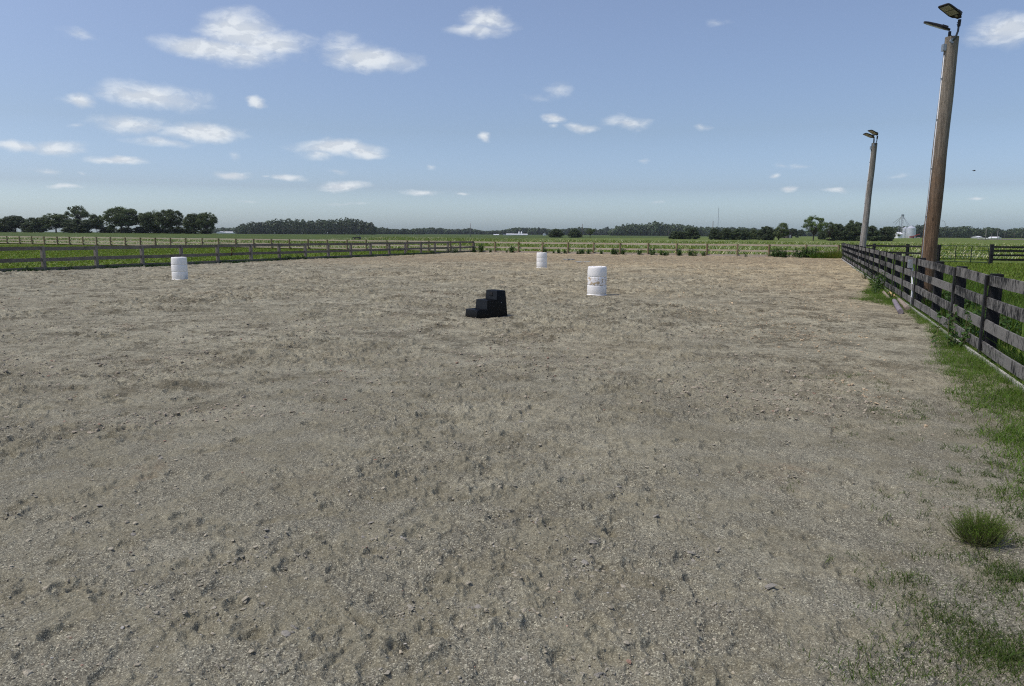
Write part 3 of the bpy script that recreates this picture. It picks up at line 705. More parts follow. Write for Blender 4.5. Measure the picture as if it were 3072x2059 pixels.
def lamp_head(root, mount, Ld, Sd, L=0.66, W=0.32):
    Ld = Ld.normalized(); Sd = (Sd-Ld*Sd.dot(Ld)).normalized(); Nn = Ld.cross(Sd)
    if Nn.z < 0: Nn = -Nn                                   # Nn = top side
    f = lambda a, b, c: mount+Ld*a+Sd*b+Nn*c
    # curved shallow housing: lengthwise stations
    b = MB(); prev = None
    for (a, wd, up) in ((0.0, .055, .035), (.06, .075, .045), (.10, .13, .06), (.20, W/2, .062), (.36, W/2, .055), (.55, W/2, .038), (L-.03, W/2-.008, .022), (L, W/2-.03, .012)):
        ring = [b.bm.verts.new(f(a, sx*wd, sz)) for sx, sz in ((-1, -.012), (-1, up*.45), (-.72, up), (.72, up), (1, up*.45), (1, -.012))]
        if prev:
            for k in range(6): b.bm.faces.new((prev[k], prev[(k+1) % 6], ring[(k+1) % 6], ring[k]))
        else: b.bm.faces.new(ring)
        prev = ring
    b.bm.faces.new(prev[::-1]); o = b.build('lamp_head', M['dark_metal'], root)
    mm = Matrix((Ld, Sd, Nn)).transposed()
    for a in (.295, .505):
        b = MB(); b.box(f(a, 0, -.0165), (.185, W-.075, .012), mm, bev=.003); x = b.build('lens', M['lens'], o)
    b = MB(); b.box(f(.135, .01, -.018), (.05, .06, .014), mm, bev=.003); b.build('sensor', M['lens'], o)
    b = MB()
    for q in range(5): b.board(f(.11+.0, -.05+q*.025, .066), f(.21, -.05+q*.025, .066), .02, .006, Nn)
    b.build('cooling_fins', M['dark_metal'], o)
    b = MB(); b.box(f(.15, .06, .075), (.15, .09, .03), mm, bev=.006); b.build('driver_box', M['dark_metal'], o)
def light_pole(u, vb, dist, vtop, lean, rad, m, label, utop, pair=False):
    p = AD(u, dist); top = HT(utop, vtop, p)
    root = empty('light_pole', p, label, 'light pole', 'floodlight poles along the right fence')
    d = cam_ray(utop, vtop); X1 = d.x/d.y*dist-p.x
    base = Vector((0, 0, -.4)); tp = Vector((X1, 0, top)); b = MB()
    pts = [base.lerp(tp, q/10)+Vector((.008*math.sin(q*1.7), .006*math.cos(q*2.1), 0)) for q in range(11)]
    b.tube(pts, [rad*(1.06-.20*q/10) for q in range(11)], 28); b.build('pole', m, root, True, R(45))
    rt = rad*.86; ax = (tp-base).normalized()
    # curved arm on the near face, then knuckle and head
    b = MB(); a0 = tp+Vector((-.06, -rt*.9, -.12)); kn = tp+Vector((.045, -rt*.9-.02, .26))
    b.tube([a0+Vector((0, .04, -.01)), a0, a0+Vector((.05, -.03, .09)), a0+Vector((.09, -.03, .22)), kn], .024, 10); b.build('arm', M['arm_steel'], root, True)
    b = MB(); b.tube([a0+Vector((0, .03, 0)), a0+Vector((0, -.012, 0))], [.07, .066], 16); b.build('arm_flange', M['galv'], root, True, R(40))
    b = MB(); b.tube([kn-Vector((0, 0, .04)), kn+Vector((0.01, 0, .12))], .038, 12)
    for q in (0, .05): b.box(kn+Vector((-.045, -.01, q)), (.03, .012, .012))
    b.build('bracket', M['dark_metal'], root, True, R(40))
    lamp_head(root, kn+Vector((-.01, -.02, .15)), Vector((-.569, -.227, .245)), Vector((.062, -.3125, .031)))
    k2 = tp+Vector((-.05, rt*.3, .0)) if not pair else tp+Vector((.0, rt*.75, .13)); b = MB(); b.tube([k2-Vector((0, 0, .10)), k2+Vector((0, 0, .15))], .035, 12)
    for q in (.0, .05): b.box(k2+Vector((.045, 0, q)), (.03, .012, .012))
    b.build('bracket', M['dark_metal'], root, True, R(40))
    lamp_head(root, k2+Vector((0, .0, .175)), *((Vector((-.56, .26, .27)), Vector((.5, .87, .10))) if not pair else (Vector((-.66, -.10, .24)), Vector((.1, -.30, .03)))))
    # conduit down the left side, with clips, and the junction box under the top
    b = MB(); off = Vector((-rad*1.02-.008, -.02, 0)); ot = Vector((-rt*.99-.012, -.02, 0))
    b.tube([base+off, tp+ot-ax*.45], .013, 8); b.build('conduit', M['pvc'], root, True)
    b = MB()
    for q in (.2, .38, .55, .72, .86): c = (base+off).lerp(tp+ot, q); b.box(c+Vector((-.004, 0, 0)), (.05, .035, .02))
    b.build('clip', M['galv'], root)
    b = MB(); b.box(tp+ot-ax*.26+Vector((-.03, 0, 0)), (.085, .10, .17), bev=.006); b.build('junction_box', M['galv'], root)
    return root
light_pole(2788, 860, 19.6, 112, 0, .183, pole_mat('brown_pole_wood', (0.250, 0.160, 0.095), (0.32, 0.275, 0.215), 3.8), 'tall brown wooden pole with two floodlights, nearest behind the black fence', 2857)
light_pole(2587, 760, 42.5, 430, 0, .175, pole_mat('grey_pole_wood', (0.42, 0.395, 0.35), (0.25, 0.235, 0.20), 4.0), 'pale grey wooden pole with two floodlights, farther along the black fence', 2624, True)

# junction box and hose on the fence
def box_on_fence():
    p = RF0+rd*(SP*3.35)+rn*0.02; root = empty('electric_box', xyz(p, 1.12), 'small grey electric box with white conduit on the black fence', 'electric box')
    M3 = Matrix((rd, -rn, Vector((0, 0, 1)))).transposed(); b = MB(); b.box(Vector((0, 0, 0)), (.20, .10, .22), M3, bev=.008); b.build('box', M['galv'], root)
    b = MB(); b.box(rn*.056, (.17, .012, .19), M3, bev=.004); b.build('cover', M['galv'], root)
    b = MB(); q = -rd*.02-rn*.055; b.tube([q+Vector((0, 0, -.1)), q+Vector((0, 0, -.22)), q-rd*.02+Vector((0, 0, -.34)), q-rd*.18+Vector((0, 0, -.50)), q-rd*.26+Vector((0, 0, -.64)), q-rd*.27+Vector((0, 0, -.9)), q-rd*.27+Vector((0, 0, -1.12))], .022, 8)
    b.build('conduit', M['pvc'], root, True)
box_on_fence()

# jump poles / timbers lying against the fence
def timber(ends, r, m, label, name='jump_pole', square=False):
    a = GP(*ends[0]); b_ = GP(*ends[1]); a.z = floor_H(a.x, a.y)+r*.9; b_.z = floor_H(b_.x, b_.y)+r*.9; o = tag(MB_tube([a, b_], r, m, name, square), label, 'jump pole' if not square else 'timber')
def MB_tube(pts, r, m, name, square):
    b = MB(); d = pts[1]-pts[0]; n = 14
    b.tube([pts[0]+d*q/6+Vector((0, 0, .004*math.sin(q*2))) for q in range(7)], [r*(1+.04*math.sin(q*3)) for q in range(7)], 4 if square else n); return b.build(name, m, None, not square, R(40))
M['purple'] = wood_mat('faded_purple_pole', (0.17, 0.145, 0.17), (0.27, 0.235, 0.255), 'z', (.35, .65), .8)
M['yellow_wood'] = wood_mat('fresh_yellow_wood', (0.62, 0.40, 0.17), (0.72, 0.52, 0.27), 'z', (.35, .65), .8, dark=(.3, .18, .08))
M['pale_wood'] = wood_mat('pale_timber', (0.26, 0.21, 0.165), (0.38, 0.32, 0.26), 'z', (.35, .65), .85)
timber([(2701, 946), (2682, 911)], .062, M['purple'], 'faded purple-grey jump pole lying in the grass, left of the pair')
timber([(2722, 938), (2696, 908)], .058, M['pale_wood'], 'pale wooden jump pole lying next to the black fence, right of the pair')
timber([(2684, 900), (2668, 887)], .055, M['yellow_wood'], 'bright yellow timber lying beyond the two jump poles at the fence', 'timber', True)
timber([(2668, 903), (2650, 884)], .05, M['pale_wood'], 'short tan timber in the grass, left of the yellow one', 'timber', True)

# rusty halter hanging on the left fence
def halter():
    p = online(691, 750, LF0, CLc)+ln*0.13; root = empty('halter', xyz(p, 0.95), 'rusty brown halter and strap hanging on the grey left fence', 'halter')
    b = MB(); b.tube([Vector((0, 0, -.03)), Vector((-.05, 0, -.14)), Vector((.02, 0, -.26)), Vector((-.05, 0, -.36)), Vector((-.04, 0, -.46))], .028, 8); b.build('strap', M['rust'], root, True)
    b = MB(); b.tube([Vector((0, 0, 0)), Vector((.08, 0, -.05)), Vector((.13, 0, -.15)), Vector((.11, 0, -.24))], .022, 8); b.build('noseband', M['rust'], root, True)
    b = MB(); b.tube([Vector((-.10, 0, -.33)), Vector((-.13, 0, -.42)), Vector((-.06, 0, -.50)), Vector((.0, 0, -.40)), Vector((-.10, 0, -.33))], .02, 8); b.build('ring', M['rust'], root, True)
halter()

# ------------------------------------------------------------------ grass and weeds
def blades(name, pts, hgt, wid, lean, colr, m, label, seed, curl=0.6, dirx=None, cat='grass', kind='stuff'):
    """pts (n,3); every blade a bent strip of two quads"""
    r_ = np.random.default_rng(seed); n = len(pts); a = r_.uniform(0, 2*PI, n)
    if dirx is not None: a = np.where(r_.random(n) < 0.5, r_.normal(0, .5, n), r_.normal(PI, .5, n))
    h = hgt if isinstance(hgt, np.ndarray) else r_.uniform(hgt[0], hgt[1], n)
    w_ = (wid if isinstance(wid, np.ndarray) else r_.uniform(wid[0], wid[1], n))[:, None]
    le = r_.uniform(lean[0], lean[1], n)
    D = np.stack([np.cos(a), np.sin(a), np.zeros(n)], -1); b = r_.uniform(0, 2*PI, n); S = np.stack([np.cos(b), np.sin(b), np.zeros(n)], -1)
    U = np.array([0, 0, 1.0])
    p0 = pts; p1 = p0+U*(h*.55)[:, None]+D*(h*le*.30)[:, None]; p2 = p0+U*(h*(1-curl*.25*le))[:, None]+D*(h*le)[:, None]
    V = np.stack([p0-S*w_*.5, p0+S*w_*.5, p1-S*w_*.42, p1+S*w_*.42, p2-S*w_*.08, p2+S*w_*.08], 1).reshape(-1, 3)
    k = (np.arange(n)*6)[:, None]; F = np.concatenate([k+[0, 1, 3, 2], k+[2, 3, 5, 4]], 1).reshape(-1, 4)
    C = np.asarray(colr)[None, :]*r_.uniform(.65, 1.35, (n, 1))*(1+r_.normal(0, .08, (n, 3))) if np.ndim(colr) == 1 else colr
    C = np.repeat(np.clip(C, 0, 2), 6, 0)
    o = link(name, np_mesh(name, V, F, C), m); tag(o, label, cat, kind=kind); return o
def rscat(n, t0, t1, s0, s1, r_):
    """points along the right fence: t along, s out of the arena (negative = inside)"""
    t = r_.uniform(t0, t1, n); s = r_.uniform(s0, s1, n); return t, s, RF0.x+rd.x*t-rn.x*s, RF0.y+rd.y*t-rn.y*s
def keep_pts(x, y, ok, dz=-0.02):
    x, y = x[ok], y[ok]; return np.stack([x, y, tz(x, y)+dz], -1)
g_ = np.random.default_rng(21)
# strip inside the right fence
t, s, x, y = rscat(520000, -12, 34, -2.6, 0.05, g_)
wmax = 0.26+0.44*fbm(t*.35+3, t*0, 3, 77)+0.35*(1-sst(-8, 2, t))+0.55*np.exp(-((t-11)/2.6)**2)
wmax = wmax*(1-.25*sst(-1, 2, t)*(1-sst(8, 10, t)))+.18*(1-sst(-3, 1, t))
wmax = np.where(t > 15, wmax*np.clip(1-(t-15)/9, 0.0, 1)*.9, wmax)
e = -s/np.maximum(wmax, .05); pr = 1-sst(.65, 1.25, e+.7*(fbm(x*2.2, y*2.2, 3, 78)-.5)); pr *= np.where(t > 3, 0.9, 1.0)
ok = g_.random(len(t)) < pr*(.45+.6*sst(.38, .55, fbm(x*3.1, y*3.1, 3, 79)))
hh = g_.uniform(.05, .15, len(t))*(1.1-.4*np.clip(e, 0, 1))
zz = keep_pts(x, y, ok, -.01); hq = hh[ok]
blades('verge_grass', zz, hq*1.15, g_.uniform(.003, .0075, len(zz)), (.3, 1.3), (1.0, 1.08, 0.7), M['grass'], 'strip of low green grass growing inside the right fence edging', 4)
# sparse sprigs in the gritty corner in front
def sprigs():
    P_ = []; r_ = np.random.default_rng(31)
    for i in range(2600):
        x = r_.uniform(1.2, 4.6); y = r_.uniform(2.0, 9.5); sd = (x-RF0.x)*rn.x+(y-RF0.y)*rn.y
        if sd < .3: continue
        dn = float(fbm(np.float64(x*1.5), np.float64(y*1.5), 3, 88)); lim = 1-sst(.6, 2.9, sd)
        if r_.random() > sst(.50, .66, dn)*lim+0.03*lim: continue
        m_ = r_.integers(5, 26); sp = r_.uniform(.012, .05)
        P_.append(np.stack([x+r_.normal(0, sp, m_), y+r_.normal(0, sp, m_)], -1))
    for (u, v, sp, m_) in [(3020,1745,.06,260),(2725,1752,.03,70),(3040,1985,.11,600),(2900,1960,.10,260),(2830,1855,.09,160),(3000,1600,.05,80),(2960,1680,.07,120),(2800,2030,.10,160),(3050,1640,.05,150),(2560,2040,.12,160),(2990,1400,.06,160),(2880,1300,.05,60)]:
        p = GP(u, v); P_.append(np.stack([p.x+r_.normal(0, sp, m_), p.y+r_.normal(0, sp, m_)], -1))
    for (u, v, sp, m_) in [(3045,1990,.14,900),(2960,1965,.16,700),(2840,1860,.13,500),(2760,1990,.14,420),(3030,1735,.07,420),(2990,1790,.10,300),(2700,1760,.08,160),(2900,1690,.10,240),(3060,1560,.08,260),(2620,2045,.10,240),(2930,1500,.10,160)]:
        p = GP(u, v); P_.append(np.stack([p.x+r_.normal(0, sp, m_), p.y+r_.normal(0, sp, m_)], -1))
    P_ = np.vstack(P_); z = np.array([floor_H(a, b) for a, b in P_]); pts = np.column_stack([P_, z-.004])
    blades('gravel_sprigs', pts, np.random.default_rng(1).uniform(.012, .050, len(pts)), np.random.default_rng(2).uniform(.002, .0045, len(pts)), (.4, 1.6), (0.80, 0.80, 0.7), M['grass'], 'thin grass sprigs scattered over the grit in the near right corner', 5)
sprigs()
# tall growth outside the right fence
t, s, x, y = rscat(60000, -6, 52, .15, 4.2, g_); ok = g_.random(len(t)) < .25+.9*sst(.38, .6, fbm(x*.9, y*.9, 3, 66))
hh = (.16+.42*fbm(x*.7, y*.7, 3, 67))*np.where(s < 2.2, 1.05, .7)*np.where(t > 12, 1.25, 1.0); zz = keep_pts(x, y, ok, -.04)
blades('tall_grass', zz, hh[ok]*g_.uniform(.6, 1.25, ok.sum()), g_.uniform(.012, .028, len(zz)), (.1, .8), (0.95, 1.0, .66), M['grass'], 'tall rank grass and weeds behind the black fence', 6)
t, s, x, y = rscat(70000, -8, 50, 3.0, 26, g_); ok = g_.random(len(t)) < .9; zz = keep_pts(x, y, ok, -.04)
blades('paddock_grass', zz, (.05, .17), (.03, .06), (.2, 1.0), (1.70, 1.48, .9), M['grass'], 'bright green paddock grass between the black fence and the gate', 7)
# left pasture
x = g_.uniform(-75, -2, 90000); y = g_.uniform(30, 105, 90000)
ll = (x-LF0.x)*ln.x+(y-LF0.y)*ln.y; sf = (x-CR.x)*fn.x+(y-CR.y)*fn.y; ok = (ll < -.15) & (np.abs(x/y) < .76) & (sf > -1)
zz = keep_pts(x, y, ok, -.04)
blades('pasture_grass', zz, (.04, .13), (.06, .13), (.1, 1.0), (1.95, 1.62, .85), M['grass'], 'short bright green pasture grass behind the grey left fence', 8)
# grass along foot of left fence and far fence
def foot(A, d, L, nrm_, n, seed, hmin, hmax, nm, lab, c, off=.22, spread=.16):
    r_ = np.random.default_rng(seed); t = r_.uniform(0, L, n); q = fbm(t*.5, t*0+3, 3, seed); ok = r_.random(n) < sst(.36, .60, q)+.15; t = t[ok]
    s_ = off+r_.normal(0, spread, len(t)); x = A.x+d.x*t+nrm_.x*s_; y = A.y+d.y*t+nrm_.y*s_
    pts = np.stack([x, y, tz(x, y)-.02], -1); blades(nm, pts, (hmin, hmax), (.015, .04), (.2, 1.0), c, M['grass'], lab, seed)
foot(LF0-ld_*6, ld_, (CLc-LF0).length+6, ln, 16000, 12, .05, .22, 'fence_grass', 'low green growth along the foot of the grey left fence', (.40, .55, .55))
foot(CLc, -fd, (CR-CLc).length, fn, 5000, 13, .04, .14, 'fence_grass', 'thin grass along the foot of the far tan fence', (.9, .85, .7), -.1, .25)
# ryegrass beyond the far fence with pale seed heads
def beyond(n, d0, d1, seed):
    r_ = np.random.default_rng(seed); x = r_.uniform(-120, 170, n); off = d0+(d1-d0)*np.where(x > -45, 2.6, 1.0)*r_.random(n)**1.7
    y = CR.y+(x-CR.x)*(CLc.y-CR.y)/(CLc.x-CR.x)+off; y = np.where(x > CR.x, np.maximum(y, 66+off-(x-CR.x)*.6), y); ok = (np.abs(x/y) < .74) & (y > 52)
    return x[ok], y[ok]
x, y = beyond(170000, .3, 62, 14); zz = np.stack([x, y, tz(x, y)-.04], -1)
blades('meadow_grass', zz, (.10, .32), (.06, .14), (.1, .8), (1.65, 1.42, .76), M['grass'], 'knee-high meadow grass beyond the far fence', 15)
x, y = beyond(36000, .4, 60, 16); q = fbm(x*.12, y*.12, 3, 17); ok = g_.random(len(x)) < sst(.36, .62, q)*.8+.14; x, y = x[ok], y[ok]
zz = np.stack([x, y, tz(x, y)+.10], -1)
blades('seed_heads', zz, (.28, .60), (.022, .048), (.4, 1.6), (1.0, 1.0, 1.0), M['straw'], 'pale dry seed heads leaning in the meadow beyond the far fence', 18, dirx=1)

def leaf_quads(C, Nn, size, r_, asp=1.0):
    """quads centred at C facing roughly Nn"""
    n = len(C); Nn = Nn/np.maximum(np.linalg.norm(Nn, axis=1, keepdims=True), 1e-6)
    a = np.cross(Nn, r_.normal(0, 1, (n, 3))); a /= np.maximum(np.linalg.norm(a, axis=1, keepdims=True), 1e-6); b = np.cross(Nn, a)
    s = (size*r_.uniform(.6, 1.35, n))[:, None]
    V = np.stack([C-a*s*.5, C-b*s*.5*asp+a*s*.1, C+a*s*.5, C+b*s*.5*asp], 1).reshape(-1, 3); k = (np.arange(n)*4)[:, None]
    return V, k+np.arange(4)[None, :]
def weed_meshes(seed, h, spread, stems, leaf, ln_, upright=.8):
    """a leafy weed: (stem mesh, leaf mesh)"""
    r_ = np.random.default_rng(seed); b = MB(); Cs = []; Ns = []
    for i in range(stems):
        a = r_.uniform(0, 2*PI); le = r_.uniform(0, 1-upright+.25); hh = h*r_.uniform(.6, 1.05)*(1-.3*le)
        o = Vector((r_.normal(0, spread*.35), r_.normal(0, spread*.35), -.03)); d = Vector((math.cos(a)*le, math.sin(a)*le, 1)).normalized()
        tip = o+d*hh+Vector((0, 0, -.05*le)); b.tube([o, o.lerp(tip, .5)+Vector((0, 0, .02)), tip], [h*.009, h*.007, h*.003], 5)
        for q in range(ln_):
            f = r_.uniform(.12, 1.0); c = o.lerp(tip, f); e = r_.uniform(0, 2*PI); rr = leaf*(1.3-.6*f)*r_.uniform(.4, 1.1)
            c = c+Vector((math.cos(e)*rr*.8, math.sin(e)*rr*.8, r_.uniform(-.3, .5)*rr)); Cs.append(c); Ns.append((math.cos(e)*.5, math.sin(e)*.5, r_.uniform(.2, 1)))
    V, F = leaf_quads(np.array([tuple(c) for c in Cs]), np.array(Ns), leaf, r_, .5)
    bmesh.ops.recalc_face_normals(b.bm, faces=b.bm.faces); me = bpy.data.meshes.new('stem'); b.bm.to_mesh(me); b.bm.free(); me.materials.append(M['stem'])
    col_ = np.repeat(r_.uniform(.7, 1.25, (len(Cs), 1))*np.array([[1, 1, 1]]), 4, 0)
    ml = np_mesh('leaves', V, F, col_); ml.materials.append(M['weed']); return me, ml
def place_plant(name, meshes, p, sc_, rz, label, cat, group=None):
    root = empty(name, p, label, cat, group, rz); root.scale = (sc_, sc_, sc_)
    for nm, me in zip(('stem', 'leaves'), meshes):
        o = bpy.data.objects.new(nm, me); col.objects.link(o); o.parent = root
    return root
WM = [weed_meshes(40+i, 1.0, .30, 7+i, .12, 30) for i in range(4)]
FWM = [weed_meshes(90+i, 1.0, .42, 10, .17, 34, .9) for i in range(3)]
ORD = ['first','second','third','fourth','fifth','sixth','seventh','eighth','ninth','tenth','eleventh','twelfth','thirteenth','fourteenth','fifteenth','sixteenth','seventeenth','eighteenth','nineteenth','twentieth','twenty-first','twenty-second','twenty-third','twenty-fourth','twenty-fifth','twenty-sixth','twenty-seventh','twenty-eighth']
wr = random.Random(9)
# (u, height in photo px) along the far fence
FW = [(1428,16),(1447,27),(1475,12),(1526,9),(1540,22),(1637,18),(1666,10),(1681,16),(1697,14),(1736,10),(1745,14),(1752,18),(1769,16),(1808,15),(1842,22),(1851,18),(1872,19),(1921,19),(1961,22),(1986,16),(1996,14),(2006,12),(2041,22),(2075,23),(2111,14)]
for i, (u, hp) in enumerate(FW):
    p = online(u, 765, CR, CLc)+fn*wr.uniform(.25, .5); s_ = hp*MPX(p.y)
    place_plant('weed', FWM[i % 3], xyz(p, 0), s_*1.08, wr.uniform(0, 6), 'small leafy weed at the foot of the far tan fence, %s from the left' % ORD[i], 'weed', 'weeds along the far fence')
FW2 = [(2075+0,0)]
for i, (u, hp, lab) in enumerate([(2089,20,'low weed just right of the middle of the far fence, before a round post'),(2117,15,'thin weed beside a round post, right half of the far fence'),(2238,14,'small weed standing alone left of the corner bushes')]):
    p = online(u, 770, CR, CLc)+fn*.4; place_plant('weed', WM[(i+1) % 4], xyz(p, 0), hp*MPX(p.y), wr.uniform(0, 6), lab, 'weed')
CB = [(2324,34,'dense dark green bush, leftmost of the far corner bushes'),(2342,30,'dark bush just right of the leftmost corner bush'),(2362,22,'low leafy bush in the gap of the corner bushes'),(2384,30,'slender upright weed between the corner bushes'),(2402,33,'broad dark green bush left of the last round post'),(2422,32,'broad bush hiding the foot of the last round post'),(2438,37,'tallest of the dark bushes at the far corner')]
CBM = [weed_meshes(60+i, 1.0, .75, 20, .13, 34) for i in range(3)]
for i, (u, hp, lab) in enumerate(CB):
    p = online(u, 780, CR, CLc)+fn*.45; place_plant('bush', (WM[1] if 'slender' in lab else CBM[i % 3]), xyz(p, 0), hp*MPX(p.y), wr.uniform(0, 6), lab, 'bush', 'bushes at the far right corner')
def bladed_plant(name, u, v, n, r, h, wd, c, label, lean=(.2, 1.0), seed=1, m=None, line=None, cat='grass clump'):
    p = line if line is not None else GP(u, v); q = np.random.default_rng(seed); a = q.uniform(0, 2*PI, n); rr = r*np.sqrt(q.random(n))
    pts = np.stack([rr*np.cos(a), rr*np.sin(a), np.full(n, -.03)], -1)
    o = blades(name, pts, q.uniform(h*.55, h, n)*(1-.35*rr/r), q.uniform(wd*.6, wd*1.3, n), lean, c, m or M['grass'], label, seed, cat=cat, kind=None); o.location = (p.x, p.y, TZ(p.x, p.y)); 
    return o
bladed_plant('grass_clump', 0, 0, 900, .9, .75, .035, (.95, 1.15, .7), 'bright green grass clump in the far right corner', seed=3, line=online(2468, 780, CR, CLc)+fn*.9)
bladed_plant('grass_clump', 0, 0, 700, 1.0, 1.15, .03, (1.7, 1.35, 1.1), 'tall yellowing weeds in the far corner against the black fence', seed=4, line=online(2500, 780, CR, CLc)+fn*1.0)
# along the left fence
LW = [(54,20,823),(75,20,822),(203,18,812),(311,17,806),(446,10,800),(577,12,790),(596,10,788),(665,14,781),(800,15,776),(822,14,775),(842,18,774),(862,18,773),(884,24,772),(906,16,771),(1110,12,0),(1210,12,0),(1238,13,0),(1290,12,0),(1342,18,0),(1362,16,0)]
for i, (u, hp, _) in enumerate(LW):
    p = online(u, 775, LF0, CLc)+ln*wr.uniform(.15, .35); s_ = hp*MPX(p.y)
    place_plant('weed', CBM[i % 3] if i % 2 else WM[i % 4], xyz(p, 0), s_, wr.uniform(0, 6), 'dark leafy weed at the foot of the grey left fence, %s from the left' % ORD[i], 'weed', 'weeds along the left fence')
# weeds on the right fence
place_plant('weed', weed_meshes(81, .80, .30, 13, .085, 22, .85), xyz(RF0+rd*.95+rn*.14, .0), 1.0, 0, 'large dark leafy weed growing up through the black fence beside the nearest batten', 'weed')
for i, (t_, s__, h_, lab) in enumerate([(14.5, .25, .75, 'tall leafy weed against the black fence beyond the jump poles'), (16.9, .2, .6, 'medium leafy weed by the black fence before the brown pole gap'), (12.6, .5, .4, 'spreading low weed in the grass left of the jump poles'), (10.8, .2, .35, 'low weed at the black fence just past the yellow timber'), (22, .2, .45, 'small weed against the far part of the black fence')]):
    place_plant('weed', WM[i % 4], xyz(RF0+rd*t_+rn*s__, 0), h_, i*1.3, lab, 'weed')
WBT = [7.4, 8.2, -.9, 2.2, 4.0, 6.3, 9.0, -2.2, 1.1]
for i, (t_, s__, h_) in enumerate([(7.4, -.75, .72), (8.2, -.9, .62), (-.9, -.9, .55), (2.2, -.7, .6), (4.0, -1.0, .55), (6.3, -.9, .6), (9.0, -.8, .6), (-2.2, -.7, .5), (1.1, -1.4, .7)]):
    place_plant('weed', CBM[i % 3], xyz(RF0+rd*t_+rn*s__, 0), h_, i*1.3, 'leafy green weed behind the black fence, %s from the camera side' % ORD[sorted(WBT).index(t_)], 'weed', 'weeds behind the black fence')
bladed_plant('grass_clump', 0, 0, 170, .10, .50, .012, (2.3, 1.8, 1.5), 'arching pale grass tuft behind the lowest board of the black fence', (.8, 1.8), 9, line=RF0-rd*.75-rn*.45)

# the round green plant on the grit, near right
def kochia():
    p = GP(2940, 1640); p.z = floor_H(p.x, p.y)
    root = empty('green_plant', p, 'bushy bright green plant alone on the grit, near right', 'plant'); r_ = np.random.default_rng(55); root.scale = (.66, .62, .70)
    b = MB(); Cs = []; Ns = []; Cc = []
    for i in range(520):
        a = r_.uniform(0, 2*PI); el_ = math.acos(r_.uniform(.22, 1)); L = .235*r_.uniform(.45, 1.05)*(1+.25*math.sin(el_))
        d = Vector((math.cos(a)*math.sin(el_)*1.25-.10, math.sin(a)*math.sin(el_), math.cos(el_))).normalized(); o = Vector((r_.normal(0, .05), r_.normal(0, .04), 0))
        e1 = o+d*L*.55; e2 = o+d*L+Vector((0, 0, .10*math.sin(el_))); b.tube([o, e1, e2], [.0025, .002, .001], 4, False)
        g = r_.uniform(.7, 1.2)
        for q in range(40):
            f = .30+.70*math.sqrt(r_.random()); c = (o.lerp(e1, f/.55) if f < .55 else e1.lerp(e2, (f-.55)/.45)); e = r_.uniform(0, 2*PI)
            rad = Vector((math.cos(e), math.sin(e), 0)); c = c+rad*.006; Cs.append(tuple(c)); Ns.append(tuple(rad.cross(d)+Vector(r_.normal(0, .4, 3)))); Cc.append(g*(.8+.5*f))
    V, F = leaf_quads(np.array(Cs), np.array(Ns), .0125, r_, .26); C = np.repeat(np.array(Cc)[:, None]*np.array([[2.3, 1.9, 1.0]]), 4, 0)
    b.build('stem', M['stem'], root); link('leaves', np_mesh('leaves', V, F, C), M['weed'], root)
kochia()

